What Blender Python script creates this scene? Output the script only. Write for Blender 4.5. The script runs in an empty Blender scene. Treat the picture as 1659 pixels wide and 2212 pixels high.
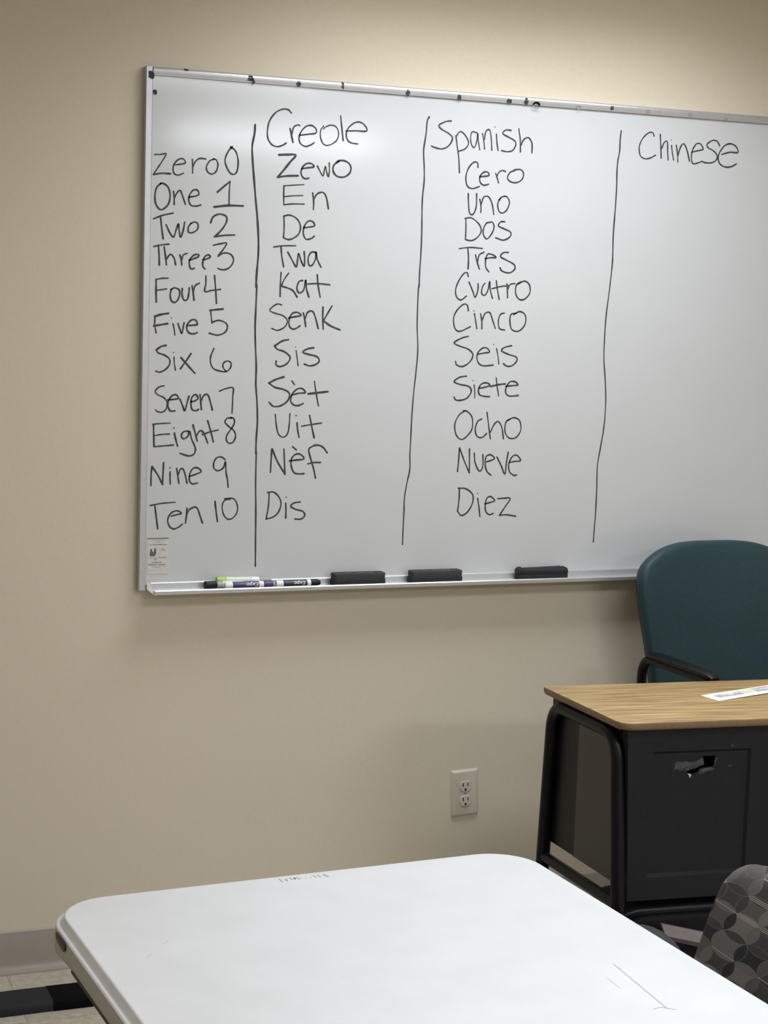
import bpy, bmesh, math, random
from mathutils import Vector, Matrix

C = bpy.context.scene.collection
sc = bpy.context.scene
random.seed(4)

# ---------------------------------------------------------------- camera
cam_d = bpy.data.cameras.new('camera')
cam = bpy.data.objects.new('camera', cam_d)
C.objects.link(cam)
right = Vector((0.93012477, -0.36593668, 0.03095567))
up = Vector((0.01423276, 0.12014786, 0.99265398))
fwd = Vector((0.36696776, 0.92285147, -0.11696079))
M = Matrix((right, up, -fwd)).transposed().to_4x4()
M.translation = Vector((-0.9704, -4.0234, 1.6038))
cam.matrix_world = M
cam_d.sensor_fit = 'HORIZONTAL'
cam_d.sensor_width = 36.0
cam_d.lens = 81.42
cam_d.clip_start = 0.05
sc.camera = cam

# ---------------------------------------------------------------- world, lamps, exposure
sc.view_settings.view_transform = 'Standard'
sc.view_settings.look = 'None'
sc.view_settings.gamma = 1.0
sc.view_settings.exposure = 0.45
sc.view_settings.use_curve_mapping = False
w = bpy.data.worlds.new('world')
w.use_nodes = True
w.node_tree.nodes['Background'].inputs[0].default_value = (0.8, 0.85, 0.9, 1)
w.node_tree.nodes['Background'].inputs[1].default_value = 0.05
sc.world = w

CEIL = 2.50
# ceiling troffers: centre x, centre y, size x, size y, watts, beam spread in degrees
TROFFERS = [
    (0.92, -0.62, 1.20, 0.60, 10.8, 146),
    (0.80, -2.60, 1.20, 0.60, 17.0, 180),
    (-1.55, -2.60, 1.20, 0.60, 1.5, 180),
    (1.95, -5.10, 1.20, 0.60, 46.0, 180),
    (-1.20, -5.10, 1.20, 0.60, 6.0, 180),
]
for (lx, ly, sx, sy, watt, spread) in TROFFERS:
    ld = bpy.data.lights.new('troffer_light', 'AREA')
    ld.shape = 'RECTANGLE'
    ld.size, ld.size_y = sx - 0.06, sy - 0.06
    ld.energy = watt
    ld.spread = math.radians(spread)
    ld.color = (0.93, 0.98, 1.05)
    lo = bpy.data.objects.new('troffer_light', ld)
    lo.location = (lx, ly, CEIL - 0.012)
    C.objects.link(lo)

# ---------------------------------------------------------------- helpers
def srgb(r, g, b):
    f = lambda c: (c / 255) / 12.92 if c <= 10 else (((c / 255) + 0.055) / 1.055) ** 2.4
    return (f(r), f(g), f(b), 1.0)

def mat(name, col, rough=0.5, metal=0.0, spec=0.5, noise=0.0, scale=30.0, bump=0.0, bscale=200.0, coat=0.0, emit=0.0, stretch=None):
    m = bpy.data.materials.new(name)
    m.use_nodes = True
    nt = m.node_tree
    b = nt.nodes['Principled BSDF']
    b.inputs['Base Color'].default_value = col
    b.inputs['Roughness'].default_value = rough
    b.inputs['Metallic'].default_value = metal
    b.inputs['Specular IOR Level'].default_value = spec
    b.inputs['Coat Weight'].default_value = coat
    if emit:
        b.inputs['Emission Color'].default_value = (1, 0.98, 0.94, 1)
        b.inputs['Emission Strength'].default_value = emit
    tc = nt.nodes.new('ShaderNodeTexCoord')
    mp = nt.nodes.new('ShaderNodeMapping')
    if stretch:
        mp.inputs['Scale'].default_value = stretch
    nt.links.new(tc.outputs['Object'], mp.inputs['Vector'])
    if noise:
        n = nt.nodes.new('ShaderNodeTexNoise')
        n.inputs['Scale'].default_value = scale
        n.inputs['Detail'].default_value = 5
        nt.links.new(mp.outputs[0], n.inputs['Vector'])
        r = nt.nodes.new('ShaderNodeMapRange')
        r.inputs['From Min'].default_value = 0.25
        r.inputs['From Max'].default_value = 0.75
        r.inputs['To Min'].default_value = 1 - noise
        r.inputs['To Max'].default_value = 1 + noise
        nt.links.new(n.outputs['Fac'], r.inputs['Value'])
        mx = nt.nodes.new('ShaderNodeMix')
        mx.data_type = 'RGBA'
        mx.blend_type = 'MULTIPLY'
        mx.inputs['Factor'].default_value = 1.0
        mx.inputs[6].default_value = col
        nt.links.new(r.outputs[0], mx.inputs[7])
        nt.links.new(mx.outputs[2], b.inputs['Base Color'])
    if bump:
        n2 = nt.nodes.new('ShaderNodeTexNoise')
        n2.inputs['Scale'].default_value = bscale
        n2.inputs['Detail'].default_value = 3
        nt.links.new(tc.outputs['Object'], n2.inputs['Vector'])
        bp = nt.nodes.new('ShaderNodeBump')
        bp.inputs['Strength'].default_value = bump
        bp.inputs['Distance'].default_value = 0.002
        nt.links.new(n2.outputs['Fac'], bp.inputs['Height'])
        nt.links.new(bp.outputs['Normal'], b.inputs['Normal'])
    return m

class MB:
    """collects shapes given in world coordinates and links them as ONE mesh object"""
    def __init__(self):
        self.bm = bmesh.new()
        self.frame = None            # optional matrix applied to the coordinates handed in
    def v(self, p):
        p = Vector(p)
        return self.bm.verts.new(self.frame @ p if self.frame else p)
    def face(self, vs, mi=0, smooth=False):
        try:
            f = self.bm.faces.new(vs)
            f.material_index = mi
            f.smooth = smooth
            return f
        except ValueError:
            return None
    def poly(self, pts, mi=0):
        return self.face([self.v(p) for p in pts], mi)
    def box(self, a, b, mi=0):
        x0, y0, z0 = a
        x1, y1, z1 = b
        p = [self.v(q) for q in ((x0,y0,z0),(x1,y0,z0),(x1,y1,z0),(x0,y1,z0),(x0,y0,z1),(x1,y0,z1),(x1,y1,z1),(x0,y1,z1))]
        for q in ((0,3,2,1),(4,5,6,7),(0,1,5,4),(1,2,6,5),(2,3,7,6),(3,0,4,7)):
            self.face([p[i] for i in q], mi)
    def prism(self, pts, fn, d0, d1, mi=0):
        """2-D polygon extruded: fn(u, v, d) gives the point"""
        A = [self.v(fn(u, v, d0)) for u, v in pts]
        B = [self.v(fn(u, v, d1)) for u, v in pts]
        n = len(pts)
        for i in range(n):
            self.face([A[i], A[(i+1) % n], B[(i+1) % n], B[i]], mi)
        self.face(A[::-1], mi)
        self.face(B, mi)
    def tube(self, pts, r, seg=14, mi=0, rx=None, caps=True):
        pts = [Vector(p) for p in pts]
        n = len(pts)
        tang = []
        for i in range(n):
            t = (pts[min(i+1, n-1)] - pts[max(i-1, 0)])
            tang.append(t.normalized())
        ref = Vector((0, 0, 1)) if abs(tang[0].z) < 0.9 else Vector((1, 0, 0))
        nrm = (ref - tang[0] * ref.dot(tang[0])).normalized()
        rings = []
        for i in range(n):
            nrm = (nrm - tang[i] * nrm.dot(tang[i])).normalized()
            bi = tang[i].cross(nrm)
            ri = r[i] if isinstance(r, (list, tuple)) else r
            rb = rx if rx else ri
            rings.append([self.v(pts[i] + nrm * ri * math.cos(2*math.pi*k/seg) + bi * rb * math.sin(2*math.pi*k/seg)) for k in range(seg)])
        for i in range(n-1):
            for k in range(seg):
                self.face([rings[i][k], rings[i][(k+1) % seg], rings[i+1][(k+1) % seg], rings[i+1][k]], mi, True)
        if caps:
            self.face(rings[0][::-1], mi)
            self.face(rings[-1], mi)
    def lathe(self, prof, o, axis, seg=24, mi=0):
        """prof: [(distance along axis, radius)]"""
        o = Vector(o)
        a = Vector(axis).normalized()
        s = a.orthogonal().normalized()
        t = a.cross(s)
        rings = []
        for d, r in prof:
            rings.append([self.v(o + a*d + (s*math.cos(2*math.pi*k/seg) + t*math.sin(2*math.pi*k/seg))*max(r, 1e-5)) for k in range(seg)])
        for i in range(len(prof)-1):
            for k in range(seg):
                self.face([rings[i][k], rings[i][(k+1) % seg], rings[i+1][(k+1) % seg], rings[i+1][k]], mi, True)
        self.face(rings[0][::-1], mi)
        self.face(rings[-1], mi)
    def rings(self, loops, mi=0, smooth=True, cap0=True, cap1=True):
        """skin a list of closed loops with equal counts"""
        R = [[self.v(p) for p in L] for L in loops]
        n = len(R[0])
        for i in range(len(R)-1):
            for k in range(n):
                self.face([R[i][k], R[i][(k+1) % n], R[i+1][(k+1) % n], R[i+1][k]], mi, smooth)
        if cap0:
            self.face(R[0][::-1], mi, smooth)
        if cap1:
            self.face(R[-1], mi, smooth)
    def cushion(self, outline, fn, T, puff, back=0.0, mi=0, bend=None):
        """pillow from a convex outline; fn(u, v, n) gives the point, n towards the front"""
        cu = sum(p[0] for p in outline)/len(outline)
        cv = sum(p[1] for p in outline)/len(outline)
        bend = bend or (lambda u, v: 0.0)
        prof = [(0.0001, T+puff), (.25, T+puff*.95), (.5, T+puff*.78), (.7, T+puff*.54), (.85, T+puff*.3), (.93, T+puff*.13), (.965, T*.93), (.985, T*.72), (.997, T*.38), (1.0, 0)]
        prof += [(s, -(h if back else min(h, T))) for s, h in prof[::-1][1:]] if back else [(.997, -T*.38), (.985, -T*.72), (.965, -T*.93), (.93, -T), (.5, -T), (.0001, -T)]
        loops = []
        for s, h in prof:
            L = []
            for u, v in outline:
                uu, vv = cu+(u-cu)*s, cv+(v-cv)*s
                L.append(fn(uu, vv, h + bend(uu-cu, vv-cv)))
            loops.append(L)
        self.rings(loops, mi)
    def build(self, name, mats, parent=None, bevel=0.0, seg=2, angle=35, label=None):
        bm = self.bm
        bmesh.ops.remove_doubles(bm, verts=bm.verts, dist=1e-6)
        bmesh.ops.recalc_face_normals(bm, faces=bm.faces)
        if parent is not None:
            root = parent
            mt = Matrix.Identity(4)
            while root is not None:
                mt = root.matrix_basis @ mt
                root = root.parent
            bm.transform(mt.inverted())
        me = bpy.data.meshes.new(name)
        bm.to_mesh(me)
        bm.free()
        if not isinstance(mats, (list, tuple)):
            mats = [mats]
        for m in mats:
            me.materials.append(m)
        for p in me.polygons:
            p.use_smooth = True
        me.set_sharp_from_angle(angle=math.radians(angle))
        o = bpy.data.objects.new(name, me)
        C.objects.link(o)
        if parent is not None:
            o.parent = parent
        if bevel:
            b = o.modifiers.new('bevel', 'BEVEL')
            b.width = bevel
            b.segments = seg
            b.limit_method = 'ANGLE'
            b.angle_limit = math.radians(40)
        if label:
            o['label'] = label
        return o

def tag(o, label, cat, group=None):
    o['label'] = label
    o['category'] = cat
    if group:
        o['group'] = group
    return o

def thing(name, label, cat, loc=(0, 0, 0), rz=0.0, group=None):
    o = bpy.data.objects.new(name, None)
    o.empty_display_size = 0.05
    C.objects.link(o)
    o.location = loc
    o.rotation_euler = (0, 0, rz)
    o.matrix_basis = Matrix.Translation(Vector(loc)) @ Matrix.Rotation(rz, 4, 'Z')
    return tag(o, label, cat, group)

def struct(o):
    o['kind'] = 'structure'
    return o

def spline(pts, n=6, closed=False):
    """Catmull-Rom through points (tuples of any length)"""
    P = [Vector(p) for p in pts]
    if len(P) < 3:
        return P
    out = []
    for i in range(len(P)-1):
        p0 = P[i-1] if i else P[0]*2 - P[1]
        p1, p2 = P[i], P[i+1]
        p3 = P[i+2] if i+2 < len(P) else P[-1]*2 - P[-2]
        for k in range(n):
            t = k/n
            out.append(0.5*((2*p1) + (p2-p0)*t + (2*p0-5*p1+4*p2-p3)*t*t + (3*p1-p0-3*p2+p3)*t**3))
    out.append(P[-1])
    return out

def rrect(x0, y0, x1, y1, r, n=6):
    out = []
    for cx, cy, a0 in ((x1-r, y1-r, 0), (x0+r, y1-r, 90), (x0+r, y0+r, 180), (x1-r, y0+r, 270)):
        for k in range(n+1):
            a = math.radians(a0 + 90*k/n)
            out.append((cx + r*math.cos(a), cy + r*math.sin(a)))
    return out

def fillet(pts, r, n=6):
    """3-D polyline with its inner corners rounded"""
    P = [Vector(p) for p in pts]
    out = [P[0]]
    for i in range(1, len(P)-1):
        a, b = (P[i-1]-P[i]), (P[i+1]-P[i])
        ang = a.angle(b)
        d = min(r/math.tan(ang/2), a.length*.49, b.length*.49)
        p, q = P[i]+a.normalized()*d, P[i]+b.normalized()*d
        for k in range(n+1):
            t = k/n
            out.append((1-t)**2*p + 2*t*(1-t)*P[i] + t*t*q)
    out.append(P[-1])
    return out

def ribbon(mb, pts, hw, fn, lift, mi=0, taper=True):
    """flat stroke along 2-D points, half width hw; fn(u, v, h) gives the point"""
    P = [Vector((p[0], p[1])) for p in pts]
    n = len(P)
    L, R = [], []
    for i in range(n):
        t = P[min(i+1, n-1)] - P[max(i-1, 0)]
        if t.length < 1e-9:
            t = Vector((1, 0))
        t.normalize()
        nn = Vector((-t.y, t.x))
        k = 1.0
        if taper:
            k = 0.9 + 0.16*math.sin(i*0.61 + P[0].x*900) * math.sin(i*0.23 + P[0].y*700)
        L.append(P[i] + nn*hw*k)
        R.append(P[i] - nn*hw*k)
    t0, t1 = (P[0]-P[1]).normalized(), (P[-1]-P[-2]).normalized()
    def cap(c, t, s):
        nn = Vector((-t.y, t.x))
        return [c + (nn*math.cos(a)*s + t*math.sin(a))*hw for a in [math.radians(q) for q in (25, 60, 90, 120, 155)]]
    vl = [mb.v(fn(p.x, p.y, lift)) for p in L]
    vr = [mb.v(fn(p.x, p.y, lift)) for p in R]
    for i in range(n-1):
        mb.face([vl[i], vr[i], vr[i+1], vl[i+1]], mi)
    c0 = [mb.v(fn(p.x, p.y, lift)) for p in cap(P[0], t0, 1)]
    mb.face([vr[0], *c0, vl[0]], mi)
    c1 = [mb.v(fn(p.x, p.y, lift)) for p in cap(P[-1], t1, 1)]
    mb.face([vl[-1], *c1, vr[-1]], mi)

# ---------------------------------------------------------------- materials
WALL = mat('wall_paint', (0.645, 0.58, 0.463, 1), 0.72, spec=0.3, noise=0.02, scale=90, bump=0.12, bscale=240)
CEILM = mat('ceiling_tile', (0.78, 0.77, 0.73, 1), 0.95, noise=0.03, scale=200)
FLOORM = mat('floor_tile', (0.47, 0.42, 0.345, 1), 0.4, noise=0.22, scale=60)
BASEM = mat('baseboard_vinyl', (0.32, 0.285, 0.25, 1), 0.36, noise=0.03, scale=40)
ALU = mat('aluminium', (0.50, 0.50, 0.53, 1), 0.38, metal=0.55, noise=0.05, scale=60)
TRAYM = mat('tray_aluminium', (0.58, 0.59, 0.60, 1), 0.36, metal=0.6, noise=0.03, scale=60)
PANEL = mat('whiteboard_enamel', (0.565, 0.58, 0.595, 1), 0.11, spec=0.5, noise=0.018, scale=5)
INK = mat('marker_ink', (0.030, 0.033, 0.032, 1), 0.6, noise=0.45, scale=55)
SPOT = mat('ink_spot', (0.012, 0.018, 0.016, 1), 0.6)
FAINT = mat('faint_ink', (0.25, 0.25, 0.29, 1), 0.6)
BLACKM = mat('black_metal', (0.004, 0.004, 0.006, 1), 0.36, spec=0.22, noise=0.1)
BLACKP = mat('black_plastic', (0.006, 0.006, 0.007, 1), 0.45, spec=0.28, bump=0.1)
WHITEP = mat('white_plastic', (0.80, 0.80, 0.80, 1), 0.4)
FELT = mat('eraser_felt', (0.020, 0.020, 0.023, 1), 0.9, noise=0.35, scale=260, bump=0.7, bscale=700)
ERASER = mat('eraser_foam', (0.034, 0.033, 0.036, 1), 0.8, noise=0.2, scale=200, bump=0.3, bscale=500)
ERASERW = mat('eraser_wear', (0.13, 0.125, 0.12, 1), 0.8)
IVORY = mat('ivory_plastic', (0.56, 0.53, 0.43, 1), 0.35)
IVORY2 = mat('ivory_socket', (0.57, 0.54, 0.45, 1), 0.3)
DARK = mat('dark_slot', (0.03, 0.028, 0.022, 1), 0.7)
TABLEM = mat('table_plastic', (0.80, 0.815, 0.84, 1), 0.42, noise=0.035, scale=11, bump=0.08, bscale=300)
SKIRTM = mat('table_plastic_shaded', (0.48, 0.46, 0.41, 1), 0.5, noise=0.02, scale=9, bump=0.08, bscale=300)  # same plastic as the top, darkened and warmed to hold the side's shade
SCUFF = mat('scuff_grey', (0.42, 0.42, 0.42, 1), 0.6)
SCUFFL = mat('scuff_faint', (0.66, 0.66, 0.66, 1), 0.6)
SCRATCH = mat('scratch_line', (0.45, 0.45, 0.47, 1), 0.6)
BADGE = mat('badge_black', (0.012, 0.010, 0.009, 1), 0.3)
GOLD = mat('badge_gold', (0.23, 0.13, 0.05, 1), 0.35, metal=0.5)
EDGEM = mat('desk_edge_band', (0.20, 0.128, 0.062, 1), 0.4, noise=0.12, scale=60)
PANELD = mat('desk_black_panel', (0.0100, 0.0103, 0.0140, 1), 0.55, spec=0.24, bump=0.15, bscale=500, noise=0.06)
PANELS = mat('desk_side_panel', (0.020, 0.019, 0.018, 1), 0.28, noise=0.08)
TORN = mat('torn_plastic', (0.042, 0.041, 0.046, 1), 0.6, noise=0.35, scale=120)
TORNW = mat('torn_core', (0.62, 0.62, 0.60, 1), 0.7)
PAPER = mat('paper', (0.86, 0.86, 0.89, 1), 0.75)
TEAL = mat('teal_vinyl', (0.019, 0.046, 0.056, 1), 0.50, spec=0.3, noise=0.1, scale=120, bump=0.15, bscale=900)
GREYF = mat('grey_upholstery', (0.050, 0.052, 0.060, 1), 0.8, noise=0.12, scale=150, bump=0.2)
BAGM = mat('black_bag_cloth', (0.004, 0.004, 0.005, 1), 0.85)
STRAPM = mat('pale_strap', (0.21, 0.185, 0.185, 1), 0.7, noise=0.12, scale=60)
STRAPD = mat('pale_strap_shaded', (0.125, 0.11, 0.115, 1), 0.7, noise=0.12, scale=60)  # strap colour darkened, shade of the fold's lower face painted in
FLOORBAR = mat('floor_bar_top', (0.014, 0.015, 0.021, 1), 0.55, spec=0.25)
STICK = mat('sticker_paper', (0.60, 0.585, 0.56, 1), 0.6, noise=0.05, scale=80)
STICKT = mat('sticker_print', (0.22, 0.20, 0.18, 1), 0.7)
STICKL = mat('sticker_print_light', (0.40, 0.38, 0.36, 1), 0.7)
STICKB = mat('sticker_picture', (0.12, 0.12, 0.16, 1), 0.7)
PURPLE = mat('purple_label', (0.055, 0.040, 0.150, 1), 0.35)
LIME = mat('lime_plastic', (0.38, 0.56, 0.15, 1), 0.4)
LIMEW = mat('lime_label_pale', (0.66, 0.74, 0.60, 1), 0.4)
GREYP = mat('grey_plastic', (0.36, 0.35, 0.32, 1), 0.45)
BLACKL = mat('black_label', (0.016, 0.018, 0.020, 1), 0.3)
STEELG = mat('grey_steel_leg', (0.20, 0.20, 0.21, 1), 0.4, metal=0.4)
DIFF = mat('diffuser', (0.9, 0.9, 0.88, 1), 0.6, emit=1.6)

def wood():
    m = mat('oak_laminate', (0.45, 0.315, 0.165, 1), 0.42)
    nt = m.node_tree
    b = nt.nodes['Principled BSDF']
    mp = next(n for n in nt.nodes if n.type == 'MAPPING')
    mp.inputs['Scale'].default_value = (2.2, 42, 42)
    n = nt.nodes.new('ShaderNodeTexNoise')
    n.inputs['Scale'].default_value = 2.6
    n.inputs['Detail'].default_value = 7
    n.inputs['Distortion'].default_value = 0.5
    nt.links.new(mp.outputs[0], n.inputs['Vector'])
    cr = nt.nodes.new('ShaderNodeValToRGB')
    e = cr.color_ramp.elements
    e[0].position, e[0].color = 0.36, (0.262, 0.164, 0.064, 1)
    e[1].position, e[1].color = 0.64, (0.504, 0.358, 0.162, 1)
    x = e.new(0.5)
    x.color = (0.409, 0.274, 0.118, 1)
    nt.links.new(n.outputs['Fac'], cr.inputs[0])
    nt.links.new(cr.outputs[0], b.inputs['Base Color'])
    return m
OAK = wood()

def petals():
    """woven upholstery: overlapping circles in greys, pale stripes through the long petals (local -y, z)"""
    m = mat('petal_fabric', (0.06, 0.06, 0.06, 1), 0.85, spec=0.25)
    nt = m.node_tree
    b = nt.nodes['Principled BSDF']
    def val(x):
        n = nt.nodes.new('ShaderNodeValue')
        n.outputs[0].default_value = x
        return n.outputs[0]
    def op(kind, a, c=None, d=None):
        n = nt.nodes.new('ShaderNodeMath')
        n.operation = kind
        for i, q in enumerate((a, c, d)):
            if q is None:
                continue
            if isinstance(q, (int, float)):
                n.inputs[i].default_value = q
            else:
                nt.links.new(q, n.inputs[i])
        return n.outputs[0]
    def mixc(f, a, c):
        n = nt.nodes.new('ShaderNodeMix')
        n.data_type = 'RGBA'
        for i, q in ((0, f), (6, a), (7, c)):
            if isinstance(q, (int, float)):
                n.inputs[i].default_value = q
            elif isinstance(q, tuple):
                n.inputs[i].default_value = q
            else:
                nt.links.new(q, n.inputs[i])
        return n.outputs[2]
    tc = nt.nodes.new('ShaderNodeTexCoord')
    sp = nt.nodes.new('ShaderNodeSeparateXYZ')
    nt.links.new(tc.outputs['Object'], sp.inputs[0])
    Y, Z = sp.outputs[1], sp.outputs[2]
    q = op('DIVIDE', op('SUBTRACT', Z, 0.7175), 0.0292)
    u = op('MULTIPLY', op('ADD', Y, -0.181), -1.0)
    p = op('DIVIDE', op('SUBTRACT', u, op('MULTIPLY', q, 0.0142)), 0.0617)
    fp, fq = op('FLOOR', p), op('FLOOR', q)
    rp, rq = op('ROUND', p), op('ROUND', q)
    cp = op('SUBTRACT', op('SUBTRACT', p, fp), 0.5)
    cq = op('SUBTRACT', op('SUBTRACT', q, fq), 0.5)
    ep = op('SUBTRACT', 0.5, op('ABSOLUTE', cp))
    eq = op('SUBTRACT', 0.5, op('ABSOLUTE', cq))
    hyp = lambda a, c: op('SQRT', op('ADD', op('MULTIPLY', a, a), op('MULTIPLY', c, c)))
    dh = hyp(cp, op('ADD', eq, 0.5))
    dv = hyp(cq, op('ADD', ep, 0.5))
    inh = op('LESS_THAN', dh, 0.7071)
    inv = op('LESS_THAN', dv, 0.7071)
    def rnd(a, c, off):
        cb = nt.nodes.new('ShaderNodeCombineXYZ')
        nt.links.new(a, cb.inputs[0])
        nt.links.new(c, cb.inputs[1])
        cb.inputs[2].default_value = off
        wn = nt.nodes.new('ShaderNodeTexWhiteNoise')
        wn.noise_dimensions = '3D'
        nt.links.new(cb.outputs[0], wn.inputs['Vector'])
        return wn.outputs['Value']
    def tone(r):
        cr = nt.nodes.new('ShaderNodeValToRGB')
        cr.color_ramp.interpolation = 'CONSTANT'
        e = cr.color_ramp.elements
        cols = [(0.030, 0.030, 0.034, 1), (0.060, 0.056, 0.058, 1), (0.105, 0.096, 0.092, 1), (0.145, 0.136, 0.134, 1), (0.175, 0.165, 0.155, 1)]
        e[0].color, e[1].color = cols[0], cols[1]
        e[1].position = 0.22
        for pos, cc in ((0.44, cols[2]), (0.66, cols[3]), (0.86, cols[4])):
            e.new(pos).color = cc
        nt.links.new(r, cr.inputs[0])
        return cr.outputs[0]
    col = tone(rnd(fp, fq, 1.3))
    col = mixc(inv, col, tone(rnd(rp, fq, 5.7)))
    rh = rnd(fp, rq, 9.1)
    col = mixc(inh, col, tone(rh))
    near = lambda d: op('LESS_THAN', op('ABSOLUTE', op('SUBTRACT', d, 0.7071)), 0.016)
    col = mixc(op('MULTIPLY', op('MAXIMUM', near(dh), near(dv)), 0.55), col, (0.16, 0.155, 0.15, 1))
    band = lambda lo, hi: op('MULTIPLY', op('LESS_THAN', eq, hi), op('GREATER_THAN', eq, lo))
    rs = rnd(fp, rq, 2.2)
    stripe = op('MULTIPLY', op('LESS_THAN', eq, 0.022), op('GREATER_THAN', rs, 0.35))
    stripe = op('MAXIMUM', stripe, op('MULTIPLY', band(0.06, 0.10), op('GREATER_THAN', rs, 0.55)))
    stripe = op('MULTIPLY', stripe, inh)
    col = mixc(op('MULTIPLY', stripe, 0.85), col, (0.38, 0.35, 0.25, 1))
    nt.links.new(col, b.inputs['Base Color'])
    n2 = nt.nodes.new('ShaderNodeTexNoise')
    n2.inputs['Scale'].default_value = 900
    nt.links.new(tc.outputs['Object'], n2.inputs['Vector'])
    bp = nt.nodes.new('ShaderNodeBump')
    bp.inputs['Strength'].default_value = 0.15
    bp.inputs['Distance'].default_value = 0.001
    nt.links.new(n2.outputs['Fac'], bp.inputs['Height'])
    nt.links.new(bp.outputs['Normal'], b.inputs['Normal'])
    return m
PETAL = petals()

def floor_tiles():
    nt = FLOORM.node_tree
    b = nt.nodes['Principled BSDF']
    src = b.inputs['Base Color'].links[0].from_socket
    tc = nt.nodes.new('ShaderNodeTexCoord')
    br = nt.nodes.new('ShaderNodeTexBrick')
    br.offset = 0.0
    br.inputs['Scale'].default_value = 1.0
    br.inputs['Brick Width'].default_value = 0.305
    br.inputs['Row Height'].default_value = 0.305
    br.inputs['Mortar Size'].default_value = 0.0012
    br.inputs['Color1'].default_value = (1, 1, 1, 1)
    br.inputs['Color2'].default_value = (0.93, 0.93, 0.93, 1)
    br.inputs['Mortar'].default_value = (0.6, 0.58, 0.55, 1)
    nt.links.new(tc.outputs['Object'], br.inputs['Vector'])
    mx = nt.nodes.new('ShaderNodeMix')
    mx.data_type = 'RGBA'
    mx.blend_type = 'MULTIPLY'
    mx.inputs['Factor'].default_value = 1
    nt.links.new(src, mx.inputs[6])
    nt.links.new(br.outputs['Color'], mx.inputs[7])
    nt.links.new(mx.outputs[2], b.inputs['Base Color'])
floor_tiles()

# ================================================================ the room
X0, X1, Y0 = -3.0, 3.4, -6.2
def slab(name, a, b, m):
    s = MB()
    s.box(a, b)
    return struct(s.build(name, m))
slab('wall_back', (X0-.1, 0, 0), (X1+.1, .12, CEIL), WALL)
slab('wall_front', (X0-.1, Y0-.12, 0), (X1+.1, Y0, CEIL), WALL)
slab('wall_left', (X0-.12, Y0, 0), (X0, 0, CEIL), WALL)
slab('wall_right', (X1, Y0, 0), (X1+.12, 0, CEIL), WALL)
slab('floor', (X0-.12, Y0-.12, -.1), (X1+.12, .12, 0), FLOORM)
slab('ceiling', (X0-.12, Y0-.12, CEIL), (X1+.12, .12, CEIL+.1), CEILM)

# vinyl cove base along the back wall: thin face, rounded top lip, curved toe
prof = [(0, 0), (-.022, 0), (-.0215, .0035), (-.014, .0060), (-.0085, .0095), (-.0055, .0150), (-.0045, .022), (-.0045, .0965), (-.0036, .0992), (-.0012, .1014), (0, .1016)]
b = MB()
b.prism(prof, lambda u, v, d: (d, u, v), X0, X1)
struct(b.build('baseboard_back', BASEM, angle=25))
for nm, fn, d0, d1 in (('baseboard_left', lambda u, v, d: (X0-u, d, v), Y0, -.02), ('baseboard_right', lambda u, v, d: (X1+u, d, v), Y0, -.02)):
    b = MB()
    b.prism(prof, fn, d0, d1)
    struct(b.build(nm, BASEM, angle=25))

# recessed ceiling troffers that carry the lamps
for i, (lx, ly, sx, sy, *_r) in enumerate(TROFFERS):
    places = ['over the whiteboard wall', 'in the middle of the room, right', 'in the middle of the room, left', 'at the back of the room, right', 'at the back of the room, left']
    t = thing('ceiling_light', 'white recessed ceiling troffer ' + places[i], 'ceiling light', (lx, ly, CEIL), 0, 'ceiling troffers')
    f = MB()
    for a, c in (((-sx/2, -sy/2), (sx/2, -sy/2+.025)), ((-sx/2, sy/2-.025), (sx/2, sy/2)), ((-sx/2, -sy/2+.025), (-sx/2+.025, sy/2-.025)), ((sx/2-.025, -sy/2+.025), (sx/2, sy/2-.025))):
        f.box((lx+a[0], ly+a[1], CEIL-.012), (lx+c[0], ly+c[1], CEIL-.0005))
    f.build('frame', WHITEP, t, bevel=.002)
    f = MB()
    f.box((lx-sx/2+.025, ly-sy/2+.025, CEIL-.004), (lx+sx/2-.025, ly+sy/2-.025, CEIL-.001))
    f.build('diffuser', DIFF, t)

# ================================================================ whiteboard
ZB, BW, BH = 0.917, 2.44, 1.22
wb = thing('whiteboard', 'large white dry-erase board with number words, screwed to the beige wall', 'whiteboard', (0, 0, ZB))
p = MB()
p.box((.006, -.016, ZB+.012), (BW-.006, -.001, ZB+BH-.006))
p.build('panel', PANEL, wb)
def rail_v(x0, x1):
    r = MB()
    pr = [(x0, 0), (x1, 0), (x1, -.019), (x1-.002, -.021), (x0+.002, -.022), (x0, -.020)]
    r.prism(pr, lambda u, v, d: (u, v, d), ZB, ZB+BH)
    return r.build('frame_rail', ALU, wb)
rail_v(-.001, .0165)
rail_v(BW-.0165, BW+.001)
r = MB()
pr = [(ZB+BH, 0), (ZB+BH, -.020), (ZB+BH-.002, -.022), (ZB+BH-.008, -.0235), (ZB+BH-.014, -.0215), (ZB+BH-.0185, -.021), (ZB+BH-.0195, -.016), (ZB+BH-.0195, 0)]
r.prism(pr, lambda u, v, d: (d, v, u), .0165, BW-.0165)
top = r.build('frame_rail', ALU, wb)

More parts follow.
